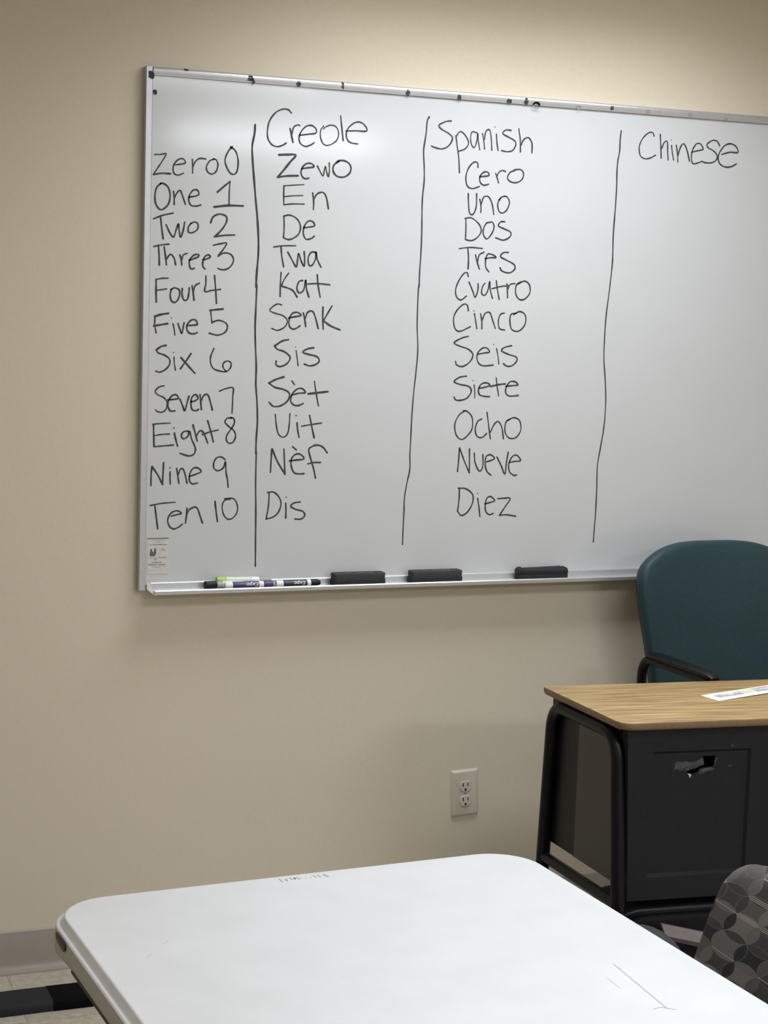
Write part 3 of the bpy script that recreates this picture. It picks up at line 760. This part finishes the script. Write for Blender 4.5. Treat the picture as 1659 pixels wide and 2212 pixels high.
marker('purple dry-erase marker lying in front on the tray, purple label and cap', (.204, yf, zm), (.330, yf, zm),
       [(0, .15, .99, WHITEP, 'barrel_end'), (.15, .67, 1.0, PURPLE, 'label_sleeve'), (.67, .77, 1.01, WHITEP, 'barrel_band'), (.77, .955, 1.04, PURPLE, 'cap'), (.955, 1, .8, GREYP, 'end_plug')], zm, (.0825, .0084, 'label_sleeve'))
marker('black-labelled dry-erase marker beside the first eraser, its black cap pointing right', (.333, yf, zm), (.447, yf, zm),
       [(0, .16, .99, WHITEP, 'barrel_end'), (.16, .69, 1.0, BLACKL, 'label_sleeve'), (.69, .78, 1.02, WHITEP, 'barrel_band'), (.78, .955, 1.06, BLACKP, 'cap'), (.955, 1, .72, BLACKP, 'end_plug')], zm, (.0735, .0080, 'label_sleeve'))
marker('dry-erase marker with a thick black cap, leftmost on the tray, half behind the purple one', (.155, -.0460, zm+.0015), (.280, -.0305, zm-.0002),
       [(0, .235, 1.16, BLACKP, 'cap'), (.235, .36, .95, GREYP, 'neck'), (.36, 1, 1.0, WHITEP, 'barrel')], zm)
marker('lime green dry-erase marker at the back of the tray behind the purple one', (.188, -.0305, zm+.0108), (.325, -.0300, zm+.0068),
       [(0, .17, 1.0, LIME, 'cap'), (.17, .62, .95, LIMEW, 'label_sleeve'), (.62, .78, 1.0, WHITEP, 'barrel_band'), (.78, 1, .95, GREYP, 'barrel_end')], zm)

# ================================================================ wall outlet
OC = Vector((.8795, 0, .3525))
ot = thing('wall_outlet', 'ivory duplex power outlet low on the beige wall, left of the desk', 'outlet', OC)
OR = Matrix.Translation(OC) @ Matrix.Rotation(math.radians(-2.4), 4, 'Y')
def omb():
    q = MB(); q.frame = OR
    return q
q = omb()
hw, hh = .0385, .0620
q.rings([[(x, y, z) for x, z in rrect(-hw+i, -hh+i, hw-i, hh-i, .003, 3)] for y, i in ((0, 0), (-.0015, 0), (-.0062, .0052), (-.0068, .0075))])
q.build('cover_plate', IVORY, ot, angle=20)
for s in (1, -1):
    zc = s*.0195
    q = omb()
    pts = [(.0165*math.cos(math.radians(a)), max(-.0162, min(.0132, .0165*math.sin(math.radians(a))))) for a in range(0, 360, 10)]
    q.rings([[(u*k, y, zc + v*k) for u, v in pts] for y, k in ((-.005, 1.0), (-.0083, .98), (-.0090, .94))])
    rc = q.build('receptacle', IVORY2, ot, angle=30)
    q = omb()
    q.box((-.0085, -.0094, zc-.001), (-.0055, -.0088, zc+.0085))
    q.box((.0055, -.0094, zc-.0005), (.0080, -.0088, zc+.0075))
    q.prism([(.0032*math.cos(math.radians(a)), zc-.0095 + .0034*math.sin(math.radians(a))) for a in range(0, 360, 20)], lambda u, v, d: (u, d, v), -.0088, -.0094)
    q.build('slot', DARK, rc)
q = omb()
q.lathe([(0, .0032), (.0010, .0030), (.0014, .0015)], (0, -.0066, 0), (0, -1, 0), 16)
q.build('screw', GREYP, ot)

# ================================================================ white folding table
TA = .0491
tx = Vector((math.cos(TA), math.sin(TA), 0))
ty = Vector((math.sin(TA), -math.cos(TA), 0))
TO = Vector((-.5056, -1.6098, 0))
TWD, TLN, TZ = .760, 1.83, .740
tb = thing('folding_table', 'white plastic folding table in the foreground', 'table', TO + tx*TWD/2 + ty*TLN/2)
tp = lambda u, v, z: tuple(TO + tx*u + ty*v + Vector((0, 0, z)))
def dens(L):
    """extra points along the long sides so that the lobes stay at the corners"""
    out = []
    for i, a in enumerate(L):
        b = L[(i+1) % len(L)]
        out.append(a)
        if (Vector(a)-Vector(b)).length > .1:
            for k in (.06, .12, .5, .88, .94):
                out.append(tuple(Vector(a).lerp(Vector(b), k)))
    return out
q = MB()
lo = []
R = .078
base2 = dens([(x, y, 0) for x, y in rrect(0, 0, TWD, TLN, R, 10)])
def loop(off, z, lobe=0.0):
    out = []
    cx, cy = TWD/2, TLN/2
    for x, y, _ in base2:
        # offset outwards from the rounded rectangle
        ix, iy = min(max(x, R), TWD-R), min(max(y, R), TLN-R)
        d = Vector((x-ix, y-iy))
        n = d.normalized() if d.length > 1e-6 else Vector((0, 0))
        X, Y = x+n.x*off, y+n.y*off
        c = min(math.hypot(x-a, y-b) for a in (0, TWD) for b in (0, TLN))
        dz = lobe*max(0.0, min(1.0, (.115-c)/.03))
        out.append(tp(X, Y, z-dz))
    return out
q.rings([loop(-.004, TZ), loop(-.0015, TZ-.0006), loop(0, TZ-.0025), loop(.0012, TZ-.0100), loop(.0030, TZ-.0115), loop(.0080, TZ-.0110), loop(.0100, TZ-.0118), loop(.0112, TZ-.0140)], cap1=False)
top_o = q.build('tabletop', TABLEM, tb, angle=60)
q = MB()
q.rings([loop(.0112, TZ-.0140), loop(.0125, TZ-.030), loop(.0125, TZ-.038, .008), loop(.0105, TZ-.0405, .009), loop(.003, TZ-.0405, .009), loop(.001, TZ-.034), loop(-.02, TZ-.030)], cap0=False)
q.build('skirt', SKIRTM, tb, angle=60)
# marks and scratches moulded or worn into the top
q = MB()
wt = lambda u, v, h: (u, v, TZ + .0002 + h)
def tpx(pts, hw, mi):
    ribbon(q, spline(pts, 4), hw, wt, 0, mi, False)
def wm(f, g):
    """mark coordinates: f along the worn lettering 0..1, g down the glyph 0..1"""
    a = Vector((-.1610, -1.6055)); b = Vector((-.0835, -1.6030))
    p = a.lerp(b, f)
    return (p.x - .001*g, p.y - .0150*g)
for f0, g0, f1, g1, w, mi in ((0, 0, .02, 1, .0011, 0), (.10, .15, .14, .8, .0009, 1), (.13, .2, .12, .9, .0009, 1), (.22, .05, .245, .7, .0011, 0), (.29, .2, .305, .5, .0012, 0), (.305, .5, .325, .1, .0012, 0), (.36, .1, .385, .75, .0013, 0), (.415, .7, .435, .2, .0009, 1), (.50, .8, .56, .3, .0008, 1), (.60, .8, .66, .4, .0008, 1), (.71, .1, .735, .7, .0010, 0), (.80, .1, .825, .8, .0011, 0)):
    tpx([wm(f0, g0), wm((f0+f1)/2, (g0+g1)/2), wm(f1, g1)], w, mi)
q.poly([(*wm(.90, 0.05), TZ+.0002), (*wm(.945, 0), TZ+.0002), (*wm(1.0, .85), TZ+.0002), (*wm(.985, 1.0), TZ+.0002), (*wm(.945, .85), TZ+.0002)], 0)
q.build('worn_lettering', [SCUFF, SCUFFL], top_o, label='worn grey moulded lettering on the white top')
for pts, w, mm in (([(.161, -2.062), (.158, -2.120), (.1555, -2.165), (.153, -2.212)], .00075, SCRATCH), ([(.134, -2.212), (.145, -2.208), (.153, -2.213), (.162, -2.220)], .0006, SCRATCH),
                  ([(-.395, -1.818), (-.389, -1.811), (-.383, -1.806)], .0006, SCUFFL), ([(-.426, -1.858), (-.418, -1.846)], .0006, SCUFFL), ([(.129, -2.103), (.1285, -2.120), (.128, -2.138)], .0006, SCUFFL)):
    q = MB()
    tpx(pts, w, 0)
    q.build('pen_scratch', mm, top_o)
# dark maker's badge on the side near the corner
q = MB()
bd = [(.080, -.0150), (.080, -.0215), (.088, -.0265), (.124, -.0285), (.132, -.0245), (.132, -.0180), (.124, -.0138), (.088, -.0125)]
side = lambda u, v, d: tp(-.0120-d, u, TZ+v)
q.prism(bd, side, 0, .0022, 0)
cu, cv = .106, -.0205
q.prism([(cu+(u-cu)*.80, cv+(v-cv)*.72) for u, v in bd], side, .0022, .0025, 1)
q.prism([(cu+(u-cu)*.72, cv+(v-cv)*.60) for u, v in bd], side, .0025, .0028, 0)
for k in range(4):
    u = .094 + k*.0065
    q.prism([(u, -.0235), (u+.0042, -.0235), (u+.0042, -.0185), (u, -.0185)], side, .0028, .0031, 1)
q.build('badge', [BADGE, GOLD], tb, label='small black and gold badge on the table rim')
# steel frame and folding legs underneath
q = MB()
for u in (.035, TWD-.035):
    q.tube([tp(u, .06, TZ-.052), tp(u, TLN-.06, TZ-.052)], .0125, 10)
for vv in (.06, TLN-.06):
    q.tube([tp(.035, vv, TZ-.052), tp(TWD-.035, vv, TZ-.052)], .011, 10)
q.build('under_frame', BLACKM, tb)
q = MB()
V = [q.v(tp(u, v, z)) for u, v, z in ((-.0045, .13, TZ-.046), (-.0045, TLN-.13, TZ-.046), (-.0045, TLN-.13, TZ-.0575), (-.0045, .13, TZ-.0570), (.012, .13, TZ-.046), (.012, TLN-.13, TZ-.046), (.012, TLN-.13, TZ-.0575), (.012, .13, TZ-.0570))]
for f in ((0, 1, 2, 3), (4, 7, 6, 5), (0, 4, 5, 1), (3, 2, 6, 7), (0, 3, 7, 4), (1, 5, 6, 2)):
    q.face([V[i] for i in f])
q.build('side_rail', BLACKM, tb)
for vv in (.42, TLN-.42):
    q = MB()
    for u in (.12, TWD-.12):
        q.tube([tp(u, vv, TZ-.05), tp(u, vv, .012)], .0125, 12)
        q.lathe([(0, .016), (.02, .016)], tp(u, vv, 0.0), (0, 0, 1), 14)
    q.tube([tp(.12, vv, .30), tp(TWD-.12, vv, .30)], .010, 10)
    q.build('leg_frame', STEELG, tb)

# ================================================================ student desk
DZ, DA = .760, math.radians(-6)
DO = Vector((.810, -.924, 0))
dk = thing('school_desk', 'black-framed desk with an oak laminate top and a torn black front panel', 'desk', DO, DA)
DF = dk.matrix_basis
def dmb():
    m = MB(); m.frame = DF
    return m
DW, DD = .610, .3655
skew = -.105
# top: front left corner rounded, sides running straight back to the wall
def dtop(i):
    A = [(DW-i, 0+i), (DW-i + skew*DD, DD-i), (0+i + skew*DD, DD-i), (0+i, 0+i)]
    rad = [.03, .012, .008, .032]
    out = []
    for k in range(4):
        P, Q, S = Vector(A[k-1]), Vector(A[k]), Vector(A[(k+1) % 4])
        a, b = (P-Q).normalized(), (S-Q).normalized()
        for n in range(7):
            t = n/6
            r = rad[k]
            out.append(tuple((1-t)**2*(Q+a*r) + 2*t*(1-t)*Q + t*t*(Q+b*r)))
    return out
q = dmb()
q.rings([[(x, y, z) for x, y in dtop(i)] for z, i in ((DZ-.0015, .0008), (DZ, .0030))], cap0=False)
q.build('desktop', OAK, dk)
q = dmb()
q.rings([[(x, y, z) for x, y in dtop(i)] for z, i in ((DZ-.0015, .0008), (DZ-.004, 0), (DZ-.012, .0005), (DZ-.017, .003), (DZ-.0185, .008))], cap0=False)
q.build('edge_band', EDGEM, dk, angle=60)
# side frames: one bent tube each, legs splaying a little towards the floor
def D(x, y):
    p = DF.inverted() @ Vector((x, y, 0))
    return p.x, p.y
for k in (0, 1):
    du = 0 if k == 0 else .575
    pts = [(.83, -.5320, 0.006), (.83, -.578, .722), (.83, -.872, .722), (.83, -.940, 0.006)]
    P = []
    for x, y, z in pts:
        a, c = D(x, y)
        P.append((a+du - (0.004 if k else 0), c, z))
    q = dmb()
    q.tube(fillet(P, .062, 9), .0158, 18)
    for a in (P[0], P[-1]):
        q.lathe([(0, .019), (.018, .0185)], (a[0], a[1], 0), (0, 0, 1), 16)
    q.build('side_frame', BLACKM, dk)
    for nm, ya, yb, za, m, xo in (('side_panel', -.690, -.872, .399, PANELS, .836), ('side_strip', -.557, -.690, .399, BLACKM, .838)):
        (a0, c0), (a1, c1) = D(xo, ya), D(xo, yb)
        q = dmb()
        V = []
        for (a, c) in ((a0, c0), (a1, c1)):
            for z in (za, .738):
                for o in (0, .006):
                    V.append(q.v((a+du+o, c, z)))
        for f in ((0, 4, 6, 2), (1, 3, 7, 5), (0, 2, 3, 1), (4, 5, 7, 6), (0, 1, 5, 4), (2, 6, 7, 3)):
            q.face([V[i] for i in f])
        q.build(nm, m, dk)
    (a0, c0), (a1, c1) = D(.83, -.556), D(.83, -.906)
    q = dmb()
    q.tube([(a0+du, c0, .3605), (a1+du, c1, .3605)], .0125, 12)
    q.build('side_stretcher', BLACKM, dk)
# front panel with two shallow recessed fields, the left one torn at the top
FY = .022
PU0, PU1, PZ0, PZ1 = .041, .556, .3665, .7405
REC = [(.0835, .312, .416, .690), (.366, .540, .416, .690)]
CH = .007
hole_px = [(800, 190), (955, 190), (950, 235), (935, 320), (885, 328), (840, 325), (800, 330), (770, 345), (755, 372), (735, 388), (690, 400), (650, 396), (610, 378), (655, 356), (720, 340), (775, 315), (825, 298), (818, 240)]
def hpt(px, py):
    # zoomed photograph coordinates of the tear, brought to the panel plane
    X, Z = 1.0142 + (px-800)*.0001935, .6752 - (py-190)*.000178 
    a, _ = D(X, -.905)
    return (a, Z)
hole = [hpt(*h) for h in hole_px]
q = dmb()
F = lambda u, z, y=FY: (u, y, z)
slabf = lambda pts: q.prism(pts, lambda u, z, d: (u, FY+d, z), 0, .005)
slabf([(PU0-.001, PZ0), (REC[0][0], PZ0), (REC[0][0], PZ1), (PU0-.018, PZ1)])
slabf([(REC[0][1], PZ0), (REC[1][0], PZ0), (REC[1][0], PZ1), (REC[0][1], PZ1)])
slabf([(REC[1][1], PZ0), (PU1+.001, PZ0), (PU1+.018, PZ1), (REC[1][1], PZ1)])
for r in REC:
    slabf([(r[0], PZ0), (r[1], PZ0), (r[1], r[2]), (r[0], r[2])])
    slabf([(r[0], r[3]), (r[1], r[3]), (r[1], PZ1), (r[0], PZ1)])
for j, r in enumerate(REC):
    o = [F(r[0], r[2]), F(r[1], r[2]), F(r[1], r[3]), F(r[0], r[3])]
    n = [F(r[0]+.001, r[2]+CH, FY+.006), F(r[1]-CH*.8, r[2]+CH, FY+.006), F(r[1]-CH*.8, r[3]-CH*.8, FY+.006), F(r[0]+.001, r[3]-CH*.8, FY+.006)]
    for a in range(4):
        q.poly([o[a], o[(a+1) % 4], n[(a+1) % 4], n[a]])
    if j == 1:
        q.poly(n)
    else:
        vo = [q.v(p) for p in n]
        vh = [q.v(F(u, z, FY+.006)) for u, z in hole]
        ed = [q.bm.edges.new((vo[i], vo[(i+1) % len(vo)])) for i in range(len(vo))]
        ed += [q.bm.edges.new((vh[i], vh[(i+1) % len(vh)])) for i in range(len(vh))]
        bmesh.ops.triangle_fill(q.bm, use_beauty=True, use_dissolve=False, edges=ed, normal=Vector((0, -1, 0)))
fp = q.build('front_panel', PANELD, dk, angle=20)
# torn, curled plastic round the hole
q = dmb()
def flake(pxs, d0, d1, mi):
    pts = [hpt(*p) for p in pxs]
    n = len(pts)
    cu, cz = sum(p[0] for p in pts)/n, sum(p[1] for p in pts)/n
    A = [q.v(F(u, z, FY+.0058)) for u, z in pts]
    c = q.v(F(cu, cz, FY+.0058-d1))
    B = [q.v(F(cu+(u-cu)*.75, cz+(z-cz)*.75, FY+.0058-d1*(.55+.45*((i*7) % 3)/2))) for i, (u, z) in enumerate(pts)]
    for i in range(n):
        q.face([A[i], A[(i+1) % n], B[(i+1) % n], B[i]], mi)
        q.face([B[i], B[(i+1) % n], c], mi)
q = dmb()
flake([(465, 268), (500, 246), (560, 250), (610, 240), (640, 256), (700, 250), (742, 236), (788, 206), (806, 222), (820, 262), (824, 290), (770, 312), (716, 336), (655, 352), (612, 370), (570, 356), (535, 366), (500, 344), (452, 338), (470, 300)], 0, .0035, 0)
q.build('torn_edge', TORN, fp)
q = dmb()
flake([(850, 336), (896, 330), (930, 338), (955, 352), (930, 372), (905, 366), (880, 384), (846, 378), (812, 400), (780, 412), (764, 398), (774, 352)], 0, .0020, 0)
q.build('torn_edge', TORN, fp)
q = dmb()
flake([(958, 206), (976, 226), (966, 262), (958, 290), (940, 316), (944, 262)], 0, .0018, 0)
q.build('torn_edge', TORN, fp)
q = dmb()
flake([(1115, 318), (1140, 310), (1165, 318), (1150, 330), (1122, 332)], 0, .0006, 0)
q.build('torn_edge', TORN, fp)
q = dmb()
flake([(684, 457), (698, 449), (712, 452), (700, 466)], 0, .001, 0)
q.build('torn_edge', TORN, fp)
q = dmb()
flake([(626, 395), (660, 402), (670, 412), (666, 436), (655, 455), (648, 440), (640, 418)], 0, .003, 0)
q.build('torn_core', TORNW, fp, label='small white fleck of torn core below the hole')
q = dmb()
a, _ = D(1.0795, -.905)
q.lathe([(0, .0034), (.0014, .0030)], (a, FY, .697), (0, -1, 0), 14)
q.build('rivet', TORN, fp)
q = dmb()
q.box((.05, FY+.006, .385), (.055, DD-.09, .735))
q.box((.05, FY+.012, .385), (.55, DD-.09, .392))
q.box((.05, DD-.095, .385), (.55, DD-.09, .735))
q.build('book_box', BLACKM, dk)
q = dmb()
q.tube([(.034, .016, .338), (.060, .0120, .347), (.30, .0120, .349), (.545, .0120, .347), (.572, .016, .338)], .0085, 12)
q.build('front_rail', BLACKM, dk)

# printed sheet lying on the desk
pp = [(1.116, -.733), (1.127, -.792), (1.219, -.770), (1.290, -.751), (1.392, -.722), (1.381, -.660), (1.288, -.688), (1.186, -.714)]
PC = Vector((1.25, -.725, DZ))
ps = thing('printed_sheet', 'white sheet with a blurred colour print lying on the oak desktop', 'paper', PC)
q = MB()
def sheet(s, t):
    n = [Vector(p) for p in (pp[0], pp[7], pp[6], pp[5])]
    f = [Vector(p) for p in (pp[1], pp[2], pp[3], pp[4])]
    a = spline(n, 8); b = spline(f, 8)
    i = min(int(s*24), 23); k = s*24-i
    P = a[i].lerp(a[i+1], k); Q = b[i].lerp(b[i+1], k)
    R = P.lerp(Q, t)
    return (R.x, R.y, DZ + .0006 + .0015*math.sin(s*math.pi)*(t) )
N, K = 24, 8
def fill(s0, s1, t0, t1, lift, mi, ns=6, nt=3):
    g = [[q.v(tuple(Vector(sheet(s0+(s1-s0)*i/ns, t0+(t1-t0)*j/nt)) + Vector((0, 0, lift)))) for j in range(nt+1)] for i in range(ns+1)]
    for i in range(ns):
        for j in range(nt):
            q.face([g[i][j], g[i+1][j], g[i+1][j+1], g[i][j+1]], mi)
fill(0, 1, 0, 1, 0, 0, N, K)
for s0, s1, t0, t1, mi in ((.10, .26, .28, .62, 1), (.20, .42, .18, .40, 2), (.24, .40, .50, .66, 1), (.34, .42, .34, .52, 4), (.40, .56, .40, .58, 2), (.44, .66, .14, .40, 3), (.60, .80, .12, .30, 4), (.58, .90, .42, .62, 1), (.70, .92, .30, .46, 2)):
    fill(s0, s1, t0, t1, .0003 + .00008*mi, mi)
q.build('sheet', [PAPER, mat('print_blue', (.42, .42, .58, 1), .7, noise=.25, scale=90), mat('print_yellow', (.78, .74, .46, 1), .7, noise=.15, scale=90), mat('print_green', (.60, .74, .50, 1), .7, noise=.15, scale=90), mat('print_mauve', (.58, .45, .50, 1), .7, noise=.2, scale=90)], ps)

# ================================================================ teal chair behind the desk
CX = 1.497
ch = thing('office_chair', 'teal vinyl armchair with black arms standing behind the desk at the wall', 'chair', (CX, -.37, 0))
ol = []
for x, z in ((0, 1.025), (.06, 1.0245), (.113, 1.020), (.161, 1.008), (.196, .990), (.221, .968), (.2335, .940), (.2340, .905), (.2275, .865), (.2175, .815), (.206, .765), (.196, .715), (.188, .665), (.180, .620), (.160, .585), (.120, .570), (.060, .565), (0, .565)):
    ol.append((x, z))
out2 = ol[:] + [(-x, z) for x, z in ol[::-1] if x > 0]
out2 = [tuple(p) for p in spline([(x, z) for x, z in out2] + [out2[0]], 3)[:-1]]
backy = lambda z: -.175 + (z-.60)*.060
q = MB()
q.cushion(out2, lambda u, v, n: (CX+u, backy(v) - n, v), .021, .012, 0, bend=lambda u, v: .55*u*u)
q.build('backrest', TEAL, ch, angle=70)
q = MB()
q.cushion([(u*.97, .797+(v-.797)*.97) for u, v in out2], lambda u, v, n: (CX+u, backy(v)+.022 + n, v), .010, .004, 0, bend=lambda u, v: -.55*u*u)
q.build('back_shell', BLACKP, ch, angle=70)
q = MB()
so = [(CX+x, y) for x, y in rrect(-.235, -.575, .235, -.165, .07, 8)]
q.cushion(so, lambda u, v, n: (u, v, .445 + n), .028, .012)
q.build('seat', TEAL, ch, angle=70)
for s in (-1, 1):
    xb = CX + s*.224
    xa = CX + s*.212
    q = MB()
    q.tube(fillet([(xb, -.150, .012), (xb-.0*s, -.205, .40), (xb, -.205, .736), (xa, -.535, .738), (xa, -.548, .012)], .055, 8), .0125, 14)
    q.build('arm_frame', BLACKM, ch)
    q = MB()
    pr = [(-.0195, 0), (-.0185, .007), (-.012, .0105), (.012, .0105), (.0185, .007), (.0195, 0), (.012, -.004), (-.012, -.004)]
    L = []
    for t, k, dz in ((0, .5, -.006), (.04, .85, -.001), (.12, 1, 0), (.9, 1, 0), (.965, .9, -.001), (1, .55, -.005)):
        x, y = xb+(xa-xb)*t, -.235 + (-.530+.235)*t
        L.append([(x+u*k, y, .7475+v*k+dz) for u, v in pr])
    q.rings(L)
    q.build('arm_pad', BLACKP, ch, angle=40)
for y in (-.21, -.53):
    q = MB()
    q.tube([(CX-.214, y, .405), (CX+.214, y, .405)], .011, 12)
    q.build('seat_rail', BLACKM, ch)
q = MB()
q.box((CX-.05, -.155, .42), (CX+.05, -.147, .70))
q.build('back_bracket', BLACKM, ch)

# ================================================================ patterned chair at the table
PX, PY = .20, -2.12
pc = thing('upholstered_chair', 'chair upholstered in grey overlapping petals, drawn up to the right side of the white table', 'chair', (PX, PY, 0))
rake = .342
bx = lambda z: .390 + (z-.63)*rake
hw = .235
ol = []
for y, z in ((-hw+.001, .50), (-hw-.001, .58), (-hw-.002, .66), (-hw-.002, .73), (-hw+.002, .768), (-hw+.011, .787), (-hw+.026, .800), (-hw+.050, .8065), (-hw+.10, .8135), (-hw+.17, .818), (0, .820)):
    ol.append((y, z))
o2 = ol + [(-y, z) for y, z in ol[::-1] if y < 0]
o2 = o2 + [(hw-.03, .485), (0, .482), (-hw+.03, .485)]
o2 = [tuple(p) for p in spline([Vector(p) for p in o2 + [o2[0]]], 3)[:-1]]
q = MB()
q.cushion(o2, lambda u, v, n: (bx(v) + .010 - n*.95, PY - u, v - n*.30), .018, .006, 0)
q.build('backrest', PETAL, pc, angle=70)
q = MB()
q.cushion([(u*.985, .655+(v-.655)*.985) for u, v in o2], lambda u, v, n: (bx(v) + .026 + n*.95, PY - u, v + n*.30), .016, .004, 0)
q.build('back_shell', GREYF, pc, angle=70)
q = MB()
q.cushion(rrect(-.045, PY-.235, .385, PY+.235, .06, 8), lambda u, v, n: (u, v, .455 + n), .030, .012)
q.build('seat', PETAL, pc, angle=70)
for (x, y) in ((-.01, PY-.20), (-.01, PY+.20), (.385, PY-.20), (.385, PY+.20)):
    q = MB()
    q.tube([(x, y, .43), (x + (.03 if x > .2 else -.01), y, .008)], .012, 12)
    q.lathe([(0, .015), (.012, .015)], (x + (.03 if x > .2 else -.01), y, 0), (0, 0, 1), 14)
    q.build('leg', BLACKM, pc)
q = MB()
q.box((-.02, PY-.20, .405), (.39, PY+.20, .424))
q.tube([(.388, PY-.17, .42), (.424, PY-.17, .52), (.446, PY-.17, .585)], .010, 10)
q.tube([(.388, PY+.17, .42), (.424, PY+.17, .52), (.446, PY+.17, .585)], .010, 10)
q.build('seat_frame', BLACKM, pc)

# ================================================================ things in the dark under the desk
bg = thing('storage_bag', 'black bag with a pale strap in the dark under the desk front', 'bag', (1.11, -.80, 0))
q = MB()
q.cushion([(1.11+x, .164+z) for x, z in rrect(-.235, -.163, .245, .163, .05, 8)], lambda u, v, n: (u, -.79 - n - .07*(u-1.11), v), .10, .02, 1)
q.build('body', BAGM, bg, angle=70)
q = MB()
sl = lambda x: -.9300 - .012*abs(math.sin(x*9)) - .07*(x-1.0)
A0, A1, B0, B1, C0, C1 = (.923, .320), (1.10, .272), (.927, .297), (1.10, .250), (.946, .2815), (1.10, .236)
def st(p, y):
    return (p[0], y, p[1])
y0 = -.940
f1 = [st(A0, y0+.006), st(A1, y0-.006), st(B1, y0-.016), st(B0, y0-.006)]
f2 = [st(B0, y0-.006), st(B1, y0-.016), st(C1, y0-.008), st(C0, y0+.002)]
V = [q.v(p) for p in (*f1, f2[2], f2[3])]
q.face([V[0], V[1], V[2], V[3]], 0)
q.face([V[3], V[2], V[4], V[5]], 1)
W = [q.v((p[0], p[1]+.008, p[2])) for p in (*f1, f2[2], f2[3])]
q.face([W[0], W[1], W[2], W[3]][::-1], 0)
q.face([W[3], W[2], W[4], W[5]][::-1], 1)
for a, b in ((0, 1), (1, 2), (2, 4), (4, 5), (5, 3), (3, 0)):
    q.face([V[a], V[b], W[b], W[a]], 0)
q.build('strap', [STRAPM, STRAPD], bg, label='pale pinkish grey folded strap')
cs = thing('floor_cushion', 'rounded grey cushion standing on the floor before the desk, mostly hidden by the white table', 'cushion', (.70, -1.05, 0))
q = MB()
q.cushion([(.70+x, .1835+z) for x, z in rrect(-.20, -.1795, .196, .1795, .085, 8)], lambda u, v, n: (u, -1.05 - n, v), .045, .02, 1)
q.build('cover', GREYF, cs, angle=70)

# black bar on the floor at the left
fb = thing('floor_bar', 'black flat bar lying on the floor by the wall, left of the white table', 'bar', (-.42, -.235, 0))
pr = [(-.050, 0), (-.050, .012), (-.047, .019), (-.040, .0225), (.043, .0225), (.049, .018), (.050, 0)]
def barseg(xs, nm, m, sc2=1.0):
    q = MB()
    L = []
    for x in xs:
        yc = -.2090 - .012*((x+.15)/.25)**2*0.30 - .010*max(0, x+.24)
        L.append([(x, yc+u*sc2, v*sc2+.0004) for u, v in pr])
    q.rings(L, smooth=False)
    return q.build(nm, m, fb)
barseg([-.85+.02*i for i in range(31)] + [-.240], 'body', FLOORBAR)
barseg([-.240, -.20, -.16, -.12, -.095], 'bar_end', mat('bar_end_black', (.0015, .0015, .002, 1), .8, spec=0.1), 1.02)  # right end section, a deeper black than the body

bpy.context.view_layer.update()
